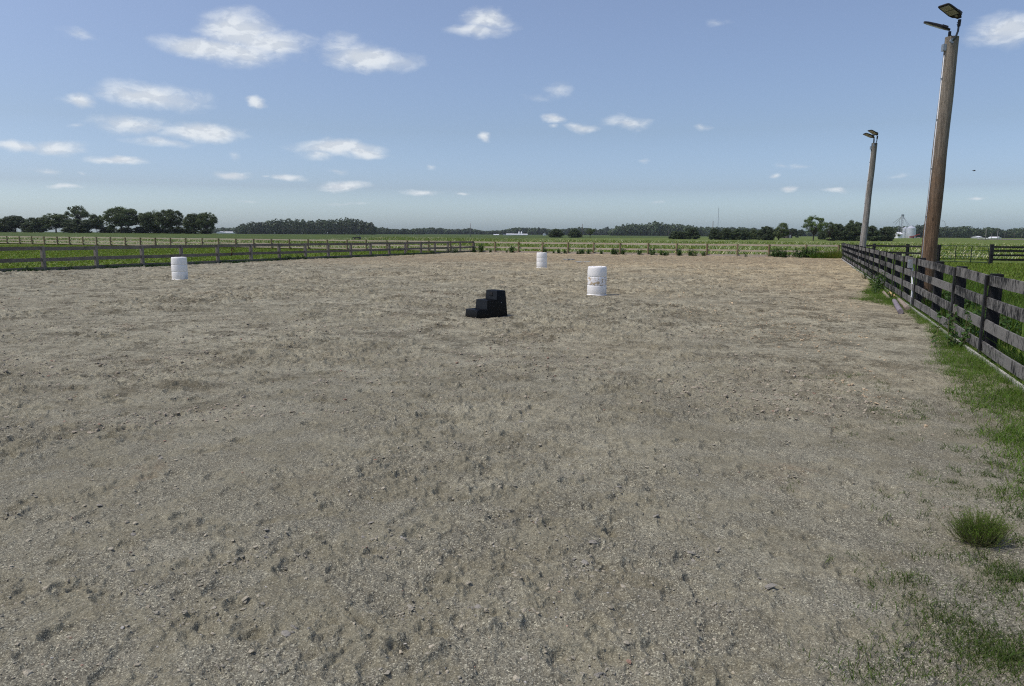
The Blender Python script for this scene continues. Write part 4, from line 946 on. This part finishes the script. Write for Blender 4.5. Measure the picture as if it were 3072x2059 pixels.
# ------------------------------------------------------------------ trees
def tree_meshes(seed, kind, nclump=26, nl=95, ls=.055):
    """unit tree: height 1, crown about 1 wide.  kinds: round, umbrella, bush, lobed, airy, windswept"""
    r_ = np.random.default_rng(seed); cl = []
    for i in range(nclump):
        for _ in range(60):
            x, y, z = r_.uniform(-.5, .5, 3)*np.array([1, .9, 1]); q = math.hypot(x, y)*2
            if kind == 'bush':
                zz = .04+.86*(z+.5); ok = q < 1.0*math.sqrt(max(0, 1-((zz-.30)/.62)**2))
            elif kind == 'umbrella': zz = .55+.40*(z+.5); ok = q < math.sqrt(max(0, 1-((zz-.60)/.36)**2)) and zz > .56+.10*(1-q)
            elif kind == 'airy': zz = .36+.58*(z+.5); ok = q < math.sqrt(max(0, 1-((zz-.62)/.34)**2)) and (zz > .60 or q > .55)
            elif kind == 'windswept': zz = .12+.80*(z+.5); ok = q < math.sqrt(max(0, 1-((zz-.50)/.46)**2)) and zz < .62+x*.9
            elif kind == 'lobed': zz = .14+.80*(z+.5); ok = q < math.sqrt(max(0, 1-((zz-.58)/.42)**2)) and abs(x) > .03
            else: zz = .20+.74*(z+.5); ok = q < math.sqrt(max(0, 1-((zz-.56)/.42)**2)) and not (zz < .45 and q < .35)
            if ok: break
        cl.append((x, y, zz, r_.uniform(.065, .115)))
    P_, Nn, Cc = [], [], []
    for (x, y, z, s) in cl:
        n = int(nl*r_.uniform(.6, 1.3)); v = r_.normal(0, 1, (n, 3)); v /= np.linalg.norm(v, axis=1, keepdims=True); rad = s*r_.uniform(.45, 1.15, (n, 1))
        pp = np.array([x, y, z])+v*rad*np.array([1.15, 1.15, .75]); P_.append(pp); Nn.append(v+r_.normal(0, .45, (n, 3))+np.array([0, 0, .25])); Cc.append(np.full(n, r_.uniform(.75, 1.3)))
    P_ = np.vstack(P_); Nn = np.vstack(Nn); Cc = np.concatenate(Cc); ok = P_[:, 2] > 0.0; P_, Nn, Cc = P_[ok], Nn[ok], Cc[ok]
    V, F = leaf_quads(P_, Nn, ls, r_, .8); C = np.repeat(Cc[:, None]*r_.uniform(.8, 1.2, (len(Cc), 1))*np.ones((1, 3)), 4, 0)
    crown = np_mesh('crown', V, F, C)
    b = MB(); th = {'bush': .20, 'umbrella': .52, 'airy': .30, 'windswept': .25}.get(kind, .34); b.tube([(0, 0, -.04), (.006, 0, th*.5), (0, .005, th)], [.030, .024, .020], 8)
    for (x, y, z, s) in cl[::1 if kind in ('airy', 'umbrella') else 2]:
        o = Vector((0, 0, th*r_.uniform(.55, 1))); e = Vector((x, y, z)); mid = o.lerp(e, .5)+Vector((0, 0, .02)); mid.x *= .8; mid.y *= .8
        b.tube([o, mid, e], [.013, .008, .003], 5, False)
    bmesh.ops.recalc_face_normals(b.bm, faces=b.bm.faces); tr = bpy.data.meshes.new('trunk'); b.bm.to_mesh(tr); b.bm.free(); tr.materials.append(M['bark']); return tr, crown
TM = {k: [tree_meshes(100+j*10+i, k, nc, nl, ls) for i in range(2)] for j, (k, nc, nl, ls) in enumerate([('round', 150, 100, .038), ('umbrella', 44, 85, .038), ('bush', 170, 95, .044), ('airy', 62, 80, .034), ('windswept', 90, 90, .038), ('lobed', 150, 95, .036)])}
def tree(kind, var, u0, u1, vtop, dist, m, label, name='tree', rz=0.0, group=None, cat='tree'):
    uc = (u0+u1)/2; p = AD(uc, dist); h = HT(uc, vtop, p); wd = (u1-u0)*MPX(dist)
    root = empty(name, p, label, cat, group, 0); root.scale = (wd/1.08, wd/1.08, h/1.0)
    tr, cr = TM[kind][var % 2]
    o = bpy.data.objects.new('trunk', tr); col.objects.link(o); o.parent = root; o.rotation_euler = (0, 0, rz)
    c2 = cr.copy(); c2.materials.clear(); c2.materials.append(m); o = bpy.data.objects.new('crown', c2); col.objects.link(o); o.parent = root; o.rotation_euler = (0, 0, rz)
LD, LG, LL = M['leaf_dark'], M['leaf'], M['leaf_green']
GLT = 'trees at the edge of the left field'
for a in [('bush',0,-40,50,652,318,LD,'low dark tree at the left edge of the photo, field edge',0),('round',1,10,85,646,316,LD,'second dark tree from the left edge, slightly higher than its neighbour',2),
 ('bush',1,70,140,648,312,LD,'dark bushy tree left of the tall full-crowned one',1),('round',0,126,212,639,305,LG,'full-crowned green tree left of the umbrella-topped tree',0),
 ('umbrella',0,201,275,614,310,LG,'umbrella-topped pale tree standing above the left tree row',0),('bush',0,190,280,652,300,LD,'dark understorey tree below the umbrella-topped tree',2),
 ('round',1,270,314,642,306,LG,'narrow tree right of the umbrella-topped tree',4),('round',0,312,418,618,300,LG,'tall dome-shaped tree, highest full crown of the left row',1),
 ('lobed',0,414,490,630,302,LG,'left one of two joined trees right of the dome-shaped tree',1),('lobed',1,470,553,627,300,LG,'right one of two joined trees right of the dome-shaped tree',3),
 ('round',1,550,615,640,298,LG,'rounded tree second from the right end of the left row',5),('round',0,592,654,635,296,LG,'rightmost tree of the left row, sky beyond it',3)]:
    tree(*a[:8], rz=a[8], group=GLT)
# understorey of the left row
for i, (a, b_, v) in enumerate([(300, 352, 678), (350, 402, 680), (400, 455, 677), (450, 510, 679), (505, 560, 678), (545, 600, 682), (600, 640, 684)]):
    tree('bush', i, a, b_, v, 308, LD, 'dark shrub under the left tree row, %s from the umbrella-topped tree' % ORD[i], 'shrub', i*1.1, 'shrubs under the left tree row', 'shrub')
GR = 'trees and hedges behind the far fence'
for a in [('bush',0,1646,1693,683.5,350,LD,'round dark bush, left of the two standing in the field',0),('bush',1,1704,1746,684.5,350,LD,'round dark bush, right of the two, beside the utility pole',2),('airy',1,1755,1786,684,345,LG,'small open tree right of the two round field bushes',0),
 ('bush',0,2006,2052,690,300,LD,'low left end of the wide dark thicket in the field',1),('bush',1,2040,2102,680,300,LD,'high right end of the wide dark thicket in the field',0),
 ('bush',1,2124,2166,682.5,282,LD,'leftmost bush of the clipped-looking dark hedge',3),('bush',0,2156,2200,681,280,LD,'second bush of the dark hedge from its left end',0),('bush',1,2190,2232,683,281,LD,'third bush of the dark hedge from its left end',1),('bush',0,2222,2252,684,282,LD,'last bush at the right end of the dark hedge',4),
 ('bush',1,2244,2278,685,310,LG,'paler bush between the dark hedge and the leaning tree',2),('bush',0,2271,2325,674,278,LD,'dark tree joined to the left side of the leaning tree',2),('windswept',0,2306,2366,657,276,LG,'leaning open-crowned tree left of the gap in the trees',0),
 ('airy',0,2405,2476,644.5,268,LL,'bright green spreading tree alone in the gap, limbs showing',.6),('bush',0,2455,2482,688,330,LD,'low dark bush behind the bright green spreading tree',0),
 ('airy',1,2470,2510,664,272,LG,'thin pale-limbed tree right of the bright green spreading tree',1),('bush',1,2480,2545,666,274,LD,'dark tree behind the thin pale-limbed tree',2),('windswept',1,2520,2562,648,278,LG,'tree with a wind-bent top left of the grey pole',0),('bush',0,2530,2602,660,272,LD,'dark wide tree directly left of the grey pole',4),
 ('bush',1,2560,2640,672,270,LD,'dark tree partly behind the grey pole',0),('bush',0,2625,2680,678,272,LD,'dark bush right of the grey pole',2),('windswept',0,2645,2700,670,276,LG,'feathery tree beside the grain bins',2)]:
    tree(*a[:8], rz=a[8], group=GR)
for i, (a, b_, v, d, lab) in enumerate([(2361, 2392, 684, 520, 'dark tree beside the far house in the gap'), (2392, 2412, 688, 700, 'small far tree in the gap of the right trees'), (2386, 2398, 690, 600, 'tiny far fir in the gap of the right trees')]):
    tree('round' if i < 2 else 'bush', i, a, b_, v, d, LD, lab)
# ------------------------------------------------------------------ far woods (masses)
def wood(prof, dist, label, seed, depth=40, q=330, size=1.0):
    r_ = np.random.default_rng(seed); P_, Nn, Cc = [], [], []; us = [p[0] for p in prof]; vs = [p[1] for p in prof]
    step = 5.2/MPX(dist)*size; u = us[0]
    while u < us[-1]:
        for row in range(3):
            uu = u+r_.uniform(-.5, .5)*step; dd = dist+row*depth/3+r_.uniform(-3, 3); p = AD(uu, dd); v = float(np.interp(uu, us, vs)); h = max(3.0, HT(uu, v, p)*r_.uniform(.80, 1.03))
            n = q; rd_ = 5.2*size*r_.uniform(.8, 1.25); w_ = r_.normal(0, 1, (n, 3)); w_ /= np.linalg.norm(w_, axis=1, keepdims=True)
            hh = h*.55; c = np.array([p.x, p.y, p.z+h-hh]); lump = 1+.22*np.sin(w_[:, :1]*5+r_.uniform(0, 6))*np.cos(w_[:, 2:]*6+r_.uniform(0, 6))
            pp = c+w_*lump*np.array([rd_, rd_, hh]); P_.append(pp); Nn.append(w_+r_.normal(0, .5, (n, 3))); Cc.append(np.full(n, r_.uniform(.7, 1.3)))
        u += step
    P_ = np.vstack(P_); Nn = np.vstack(Nn); Cc = np.concatenate(Cc); V, F = leaf_quads(P_, Nn, 1.7*size*dist/900, r_, .8); C = np.repeat(Cc[:, None]*r_.uniform(.75, 1.25, (len(Cc), 1))*np.ones((1, 3)), 4, 0)
    tag(link('woodland', np_mesh('woodland', V, F, C), M['leaf_far']), label, 'woodland', kind='stuff')
wood([(640, 686), (680, 684), (725, 685)], 1350, 'low distant wood right of the left tree row, behind white sheds', 1)
wood([(722, 680), (735, 669), (800, 665), (850, 658), (930, 661), (1000, 659), (1060, 655), (1075, 655), (1090, 664), (1112, 667), (1126, 684)], 900, 'large dense wood beyond the green field, left of centre', 2)
wood([(1118, 684), (1135, 682), (1180, 689), (1265, 686), (1270, 690)], 1150, 'low wood adjoining the large dense wood on its right', 3)
wood([(1255, 692), (1275, 685), (1310, 684), (1350, 690), (1412, 686), (1450, 694), (1500, 692), (1515, 690), (1550, 684), (1598, 683), (1650, 688)], 1500, 'hazy distant tree line behind the white barns at centre', 4)
wood([(1640, 690), (1700, 688), (1735, 683), (1800, 690), (1821, 682), (1845, 690), (1870, 690)], 1600, 'hazy distant tree line behind the two round field bushes', 5)
wood([(1838, 690), (1850, 678), (1875, 676), (1890, 671), (1930, 674), (1962, 667), (2000, 672), (2060, 676), (2100, 684), (2140, 684)], 1100, 'hilly-topped wood right of centre behind the dark thicket', 6)
wood([(2045, 677), (2060, 676), (2085, 682), (2130, 683), (2260, 684), (2275, 690), (2410, 693), (2480, 692)], 1250, 'distant wood behind the dark hedge', 7)
wood([(2670, 684), (2683, 678), (2740, 677), (2790, 679), (2824, 682), (2850, 684), (2903, 679), (2925, 685), (2945, 686), (2965, 681), (2990, 685), (3014, 695), (3030, 687), (3070, 683), (3150, 682)], 850, 'long wood on the right horizon behind the grain bins', 8)

# ------------------------------------------------------------------ far buildings
def barn(u0, u1, vtop, dist, label, cat, wallm, roofm, eave=.6, depth=12.0, name='barn', door=False, gable=False):
    p = AD((u0+u1)/2, dist); h = HT((u0+u1)/2, vtop, p); w_ = (u1-u0)*MPX(dist); root = empty(name, p, label, cat)
    e = h*eave; x0, x1, y0, y1 = -w_/2, w_/2, 0, depth; b = MB()
    if gable:
        b.poly([(x0, y0, -1), (x1, y0, -1), (x1, y0, e), (0, y0, h), (x0, y0, e), (x0, y1, -1), (x1, y1, -1), (x1, y1, e), (0, y1, h), (x0, y1, e)], [(0, 1, 2, 3, 4), (9, 8, 7, 6, 5), (1, 6, 7, 2), (5, 0, 4, 9)])
        b.build('wall', wallm, root); b = MB()
        for s_ in (1, -1): b.poly([(s_*(x1+.3), y0-.3, e-.1), (0, y0-.3, h+.08), (0, y1+.3, h+.08), (s_*(x1+.3), y1+.3, e-.1), (s_*(x1+.3), y0-.3, e-.3), (0, y0-.3, h-.12), (0, y1+.3, h-.12), (s_*(x1+.3), y1+.3, e-.3)], [(0, 1, 2, 3), (7, 6, 5, 4), (0, 4, 5, 1), (3, 2, 6, 7), (0, 3, 7, 4)])
        b.build('roof', roofm, root)
    else:
        b.poly([(x0, y0, -1), (x0, y1, -1), (x0, y1, e), (x0, depth/2, h-.02), (x0, y0, e), (x1, y0, -1), (x1, y1, -1), (x1, y1, e), (x1, depth/2, h-.02), (x1, y0, e)], [(0, 1, 2, 3, 4), (9, 8, 7, 6, 5), (0, 4, 9, 5), (1, 6, 7, 2)]); b.build('wall', wallm, root)
        b = MB()
        for (ya, yb) in ((y0-.4, depth/2), (y1+.4, depth/2)): b.poly([(x0-.3, ya, e-.15), (x1+.3, ya, e-.15), (x1+.3, yb, h+.1), (x0-.3, yb, h+.1), (x0-.3, ya, e-.3), (x1+.3, ya, e-.3), (x1+.3, yb, h-.05), (x0-.3, yb, h-.05)], [(0, 1, 2, 3), (7, 6, 5, 4), (0, 4, 5, 1), (3, 2, 6, 7), (0, 3, 7, 4), (1, 5, 6, 2)])
        b.build('roof', roofm, root)
    if door: b = MB(); b.box(Vector((w_*.1, y0-.05, e*.35)), (w_*.22, .12, e*.7)); b.build('door', M['grey_roof'], root)
    return root
WMt, GRf = M['white_metal'], M['grey_roof']
barn(650, 668, 695, 1100, 'small white shed, left of the two near the left tree row', 'shed', WMt, WMt, gable=True)
barn(671, 699, 695.5, 1120, 'low long white shed, right of the two near the left tree row', 'barn', WMt, WMt)
barn(1481, 1496, 703, 900, 'small white shed left of the long white barn at centre', 'shed', WMt, WMt)
barn(1519, 1540, 701.5, 905, 'white barn at the left end of the long grey-walled barn', 'barn', WMt, WMt)
barn(1537, 1582, 702, 900, 'long low white barn at centre on the horizon', 'barn', GRf, WMt)
barn(1508, 1518, 703.5, 920, 'tiny white hut between the shed and the long barn', 'shed', WMt, WMt, gable=True)
barn(1630, 1638, 700, 950, 'small white house left of the round field bushes', 'house', WMt, GRf, gable=True, door=True)
barn(2362, 2376, 692, 480, 'brown-roofed house half hidden in the gap of the right trees', 'house', M['bark'], M['bark'], gable=True, door=True)
barn(2993, 3004, 711, 640, 'white gabled shed by the road on the far right', 'shed', WMt, WMt, gable=True, eave=.5, door=True)
barn(2938, 2948, 709, 700, 'low white-roofed house among the trees on the far right', 'house', GRf, WMt)
barn(2962, 2967, 714.5, 640, 'small white box trailer left of the gabled shed', 'trailer', WMt, WMt)
barn(2971, 2976, 715, 640, 'second small white trailer left of the gabled shed', 'trailer', WMt, WMt)
def bin_(u0, u1, veave, vpeak, dist, label, name='grain_bin'):
    p = AD((u0+u1)/2, dist); r = (u1-u0)*MPX(dist)/2; e = HT((u0+u1)/2, veave, p); t = HT((u0+u1)/2, vpeak, p); root = empty(name, p, label, 'grain bin')
    b = MB(); n = 20; prof = [(r, -1)]
    for i in range(n): prof += [(r+(.05 if i % 2 else 0), e*i/n+.05)]
    prof += [(r, e)]; b.lathe(prof, 32); b.build('bin_wall', M['galv2'], root, True, R(40))
    b = MB(); b.lathe([(r*1.03, e-.05), (r*.55, (e+t)/2+.05), (r*.1, t-.1), (r*.09, t+.2), (0.01, t+.25)], 24); b.build('roof', M['galv2'], root, True, R(40)); return root
M['galv2'] = plain('bright_corrugated_steel', (0.62, 0.64, 0.66), 0.35, 0.35, 0.5, nscale=.4)
bin_(2707, 2722, 686, 681, 612, 'smaller grain bin partly hidden behind the large one')
bin_(2719, 2745, 685, 677, 600, 'large corrugated steel grain bin with conical roof beyond the right trees')
for (u0, u1, e, t, lab) in ((1555, 1560, 698, 694.5, 'left one of two small silver feed bins behind the centre barn'), (1562, 1567, 698, 694.5, 'right one of two small silver feed bins behind the centre barn')): bin_(u0, u1, e, t, 915, lab, 'feed_bin')
def leg_tower():
    p = AD(2703.5, 606); H_ = HT(2703.5, 643, p); root = empty('grain_elevator', p, 'slim lattice grain elevator tower with spouts running to the bins', 'grain elevator'); b = MB(); s = .55
    for sx in (-s, s):
        for sy in (-s, s): b.tube([(sx, sy, -1), (sx, sy, H_-1.5)], .10, 5)
    for i in range(int(H_/1.4)-1):
        z = i*1.4
        for (a, c) in (((-s, -s), (s, -s)), ((s, -s), (s, s)), ((s, s), (-s, s)), ((-s, s), (-s, -s))): b.tube([(a[0], a[1], z), (c[0], c[1], z+1.4)], .05, 4)
    b.build('tower', M['galv'], root); b = MB(); b.box(Vector((0, 0, H_-.9)), (1.7, 1.5, 1.5), bev=.1); b.build('head_house', M['galv'], root)
    b = MB(); b.tube([(-2.2, 0, -1), (-2.2, 0, H_-5), (-.4, 0, H_-1.6)], .16, 6); b.build('spout', M['galv'], root)
    for (u, v, dy) in ((2727, 677.5, -6), (2724, 682, -4), (2683, 674, 8), (2677, 669, 14)):
        q = AD(u, 606+dy); z = HT(u, v, q); b = MB(); b.tube([(0, 0, H_-1.2), (q.x-p.x, dy, q.z+z-p.z)], .14, 6); b.build('spout', M['galv'], root)
leg_tower()
barn(2694, 2708, 697, 596, 'white domed shed left of the grain bins', 'shed', WMt, WMt, eave=.7, depth=9)
def pile():
    p = AD(2742, 590); root = empty('auger', p, 'red grain auger on wheels beside the grain bins', 'auger'); b = MB(); b.tube([(-3, 0, .8), (5, 1, 3.2)], .3, 8); b.build('auger_tube', M['red_paint'], root)
    b = MB(); b.box(Vector((-1.5, 0, 1.0)), (3.2, 1.6, 1.2), bev=.1); b.build('hopper', M['red_paint'], root)
    for x in (-.8, 1.4):
        b = MB(); b.tube([(x, -.9, .4), (x, -.65, .4)], .42, 14); b.build('wheel', M['tyre'], root)
    b = MB(); b.tube([(.3, 0, .4), (1.4, 0, 2.0)], .08, 6); b.build('support', M['red_paint'], root)
pile()
def strip(name, pts, m, label, cat, zoff=.03):
    V = []; 
    for (u, v) in pts: p = GP(u, v); V.append((p.x, p.y, TZ(p.x, p.y)+zoff))
    b = MB(); b.poly(V, [tuple(range(len(V)))]); b.build(name, m); tag(bpy.data.objects[name], label, cat, kind='structure')
strip('gravel_yard', [(2690, 714.5), (2762, 714), (2756, 711.9), (2694, 712.1)], M['gravel_pad'], 'pale gravel yard at the foot of the grain bins', 'gravel yard', .25)
strip('road', [(2930, 719.2), (3110, 719.8), (3110, 718.6), (2930, 718.1)], M['gravel_pad'], 'pale road crossing the fields on the far right', 'road', .18)
# water pooled on the arena by the far end
mw, N = mat('puddle_water'); finish(N, (0.30, 0.29, 0.27, 1), .08, spec=.5)
def puddle(u, v, w_, d_, label, seed):
    p = GP(u, v); r_ = random.Random(seed); z = max(floor_H(p.x+dx*w_/2, p.y+dy*d_/2) for dx in (-1, -.5, 0, .5, 1) for dy in (-1, 0, 1))+.004; b = MB(); n = 22
    pts = [(p.x+w_/2*math.cos(2*PI*k/n)*r_.uniform(.75, 1.1), p.y+d_/2*math.sin(2*PI*k/n)*r_.uniform(.75, 1.1), z) for k in range(n)]
    lo = [(a, b_, z-.05) for a, b_, z in pts]; b.poly(pts+lo, [tuple(range(n)), tuple(range(2*n-1, n-1, -1))]+[(k, (k+1) % n, n+(k+1) % n, n+k) for k in range(n)]); o = b.build('puddle', mw); tag(o, label, 'puddle', kind='structure')
puddle(1748, 789.5, 1.3, .9, 'small pale puddle on the sand near the far end', 1); puddle(1705, 783, .9, .8, 'faint pale puddle on the sand left of the other', 2)

# ------------------------------------------------------------------ poles and masts far off
def upole(u, vtop, dist, r, label, m, arm=True, name='utility_pole', vb=None):
    p = AD(u, dist); h = HT(u, vtop, p); root = empty(name, p, label, 'utility pole', 'utility poles in the distance'); b = MB(); b.tube([(0, 0, -1), (0, 0, h)], [r, r*.7], 8); b.build('pole', m, root, True)
    if arm:
        b = MB(); b.box(Vector((0, 0, h-.6)), (1.9, .12, .14)); b.build('crossarm', m, root); b = MB()
        for x in (-.8, .8, 0): b.tube([(x, 0, h-.55), (x, 0, h-.30)], .05, 6)
        b.build('insulator', M['galv'], root)
for a in [(1411, 670, 330, .16, 'grey utility pole behind the far end of the left fence', M['pole_grey'], False), (1746.5, 672, 345, .16, 'dark utility pole right of the round field bushes', M['far_pole'], False), (2137.5, 663.5, 300, .16, 'dark utility pole rising behind the left end of the hedge', M['far_pole'], False),
          (850, 684, 600, .15, 'thin utility pole in front of the large wood', M['far_pole'], True), (1116, 668, 640, .15, 'thin utility pole at the right end of the large wood', M['far_pole'], True), (2957.5, 689, 420, .19, 'pale utility pole, leftmost of the row on the far right', M['pole_grey'], False), (2975, 699, 560, .16, 'thin utility pole between two paler ones on the far right', M['far_pole'], True),
          (2993, 692, 450, .15, 'pale thin utility pole behind the white gabled shed', M['pole_grey'], False), (3015, 698, 600, .15, 'utility pole right of the white gabled shed', M['far_pole'], True), (3043, 700, 640, .15, 'utility pole with crossarm near the right edge of the photo', M['far_pole'], True), (3066, 702, 660, .15, 'utility pole at the right edge of the photo', M['far_pole'], True), (1837, 686, 700, .14, 'tiny pale utility pole before the hilly-topped wood', M['pole_grey'], True), (2005, 692, 690, .14, 'tiny utility pole left of the wide thicket', M['far_pole'], True)]:
    upole(*a)
def mast():
    p = AD(2152.5, 1500); h = HT(2152.5, 617, p); root = empty('radio_mast', p, 'tall thin guyed radio mast on the horizon', 'radio mast'); b = MB()
    for k in range(3): a = 2*PI*k/3; b.tube([(.5*math.cos(a), .5*math.sin(a), 0), (.5*math.cos(a), .5*math.sin(a), h*.93)], .13, 4)
    for i in range(int(h*.93/3)): 
        a = 2*PI*(i % 3)/3; c = 2*PI*((i+1) % 3)/3; b.tube([(.5*math.cos(a), .5*math.sin(a), i*3), (.5*math.cos(c), .5*math.sin(c), i*3+3)], .06, 4)
    b.build('lattice', M['galv'], root); b = MB(); b.tube([(0, 0, h*.93), (0, 0, h)], .08, 5); b.build('antenna', M['galv'], root)
    b = MB()
    for k in range(3): a = 2*PI*k/3+.4; b.tube([(0, 0, h*.7), (18*math.cos(a), 18*math.sin(a), 0)], .02, 4)
    b.build('guy_wire', M['galv'], root)
mast()
def wires():
    pts = [AD(850, 600), AD(1116, 640)]
    b = MB()
    for dz in (-.3,):
        for x in (-.8, .8):
            a = pts[0]+Vector((x, 0, HT(850, 684, pts[0])+dz)); c = pts[1]+Vector((x, 0, HT(1116, 668, pts[1])+dz))
            b.tube([a.lerp(c, q/8)-Vector((0, 0, 3.2*(1-(2*q/8-1)**2))) for q in range(9)], .02, 4)
    tag(b.build('power_line', M['far_pole']), 'thin power line strung before the large wood', 'power line')
wires()
def yard_light():
    p = AD(2834, 300); h0 = HT(2834, 681, p); h1 = HT(2834, 663, p); root = empty('yard_light', p, 'thin curved light arm showing right of the brown pole', 'yard light'); b = MB(); b.tube([(0, 0, -1), (0, 0, h0), (-.15, 0, h0+(h1-h0)*.5), (-.55, 0, h1-.25), (-.95, 0, h1), (-1.2, 0, h1)], .05, 6); b.build('pole', M['far_pole'], root, True); b = MB(); b.box(Vector((-1.4, 0, h1-.05)), (.5, .25, .14), bev=.03); b.build('lamp', M['dark_metal'], root)
yard_light()
def utv():
    p = GP(1070, 711.8); root = empty('utility_vehicle', p, 'small dark utility vehicle parked in the green field', 'utility vehicle'); s = .82
    b = MB(); b.box(Vector((-.55*s, 0, .62*s)), (1.3*s, 1.3*s, .34*s), bev=.04); b.build('cargo_bed', M['dark_metal'], root)
    b = MB(); b.box(Vector((.75*s, 0, .66*s)), (1.2*s, 1.3*s, .45*s), taper=(.8, .95), bev=.06); b.build('body', M['dark_metal'], root)
    b = MB(); b.box(Vector((.45*s, 0, 1.55*s)), (1.0*s, 1.25*s, .06*s), bev=.02); b.build('roof', M['galv'], root); b = MB()
    for x in (0, .9):
        for y in (-.55, .55): b.tube([(x*s, y*s, .85*s), (x*s, y*s, 1.53*s)], .025, 6)
    b.build('roll_cage', M['dark_metal'], root)
    for x in (-.85, 1.0):
        for y in (-.68, .55): b = MB(); b.tube([(x*s, y*s, .30*s), (x*s, (y+.16)*s, .30*s)], .30*s, 14); b.build('wheel', M['tyre'], root)
utv()
def bird():
    d = cam_ray(2922.6, 513).normalized(); p = Vector((0, 0, CAMH))+d*95; root = empty('bird', p, 'small dark bird flying right of the brown pole', 'bird'); b = MB()
    b.tube([(-.17, 0, 0), (-.08, 0, .0), (.02, 0, .01), (.10, 0, .02), (.14, 0, .03), (.17, 0, .025)], [.012, .03, .042, .03, .022, .004], 8); b.build('body', M['tyre'], root, True); 
    for s in (-1, 1):
        b = MB(); b.poly([(.05, 0, .02), (-.05, 0, .02), (-.07, s*.13, .08), (.04, s*.12, .085), (-.10, s*.27, .05), (-.03, s*.26, .055), (.05, 0, .03), (-.05, 0, .03), (-.07, s*.13, .09), (.04, s*.12, .095), (-.10, s*.27, .056), (-.03, s*.26, .061)], [(0, 1, 2, 3), (3, 2, 4, 5), (9, 8, 7, 6), (11, 10, 8, 9), (0, 3, 9, 6), (3, 5, 11, 9), (1, 7, 8, 2), (2, 8, 10, 4)]); b.build('wing', M['tyre'], root)
bird()

# ------------------------------------------------------------------ haze
def haze():
    m = bpy.data.materials.new('haze'); m.use_nodes = True; m.node_tree.nodes.clear(); N = NT(m.node_tree)
    v = N.new('ShaderNodeVolumePrincipled', {'Color': (0.85, 0.92, 1.0, 1), 'Density': HAZE, 'Anisotropy': 0.2}); N.new('ShaderNodeOutputMaterial', {'Volume': v.outputs[0]})
    b = MB(); b.box(Vector((0, 0, 36)), (5700, 5700, 84)); o = b.build('haze', m); tag(o, 'thin summer haze over the fields', 'haze', kind='stuff')
HAZE = 0.00008
haze()
print('objects', len(bpy.data.objects))
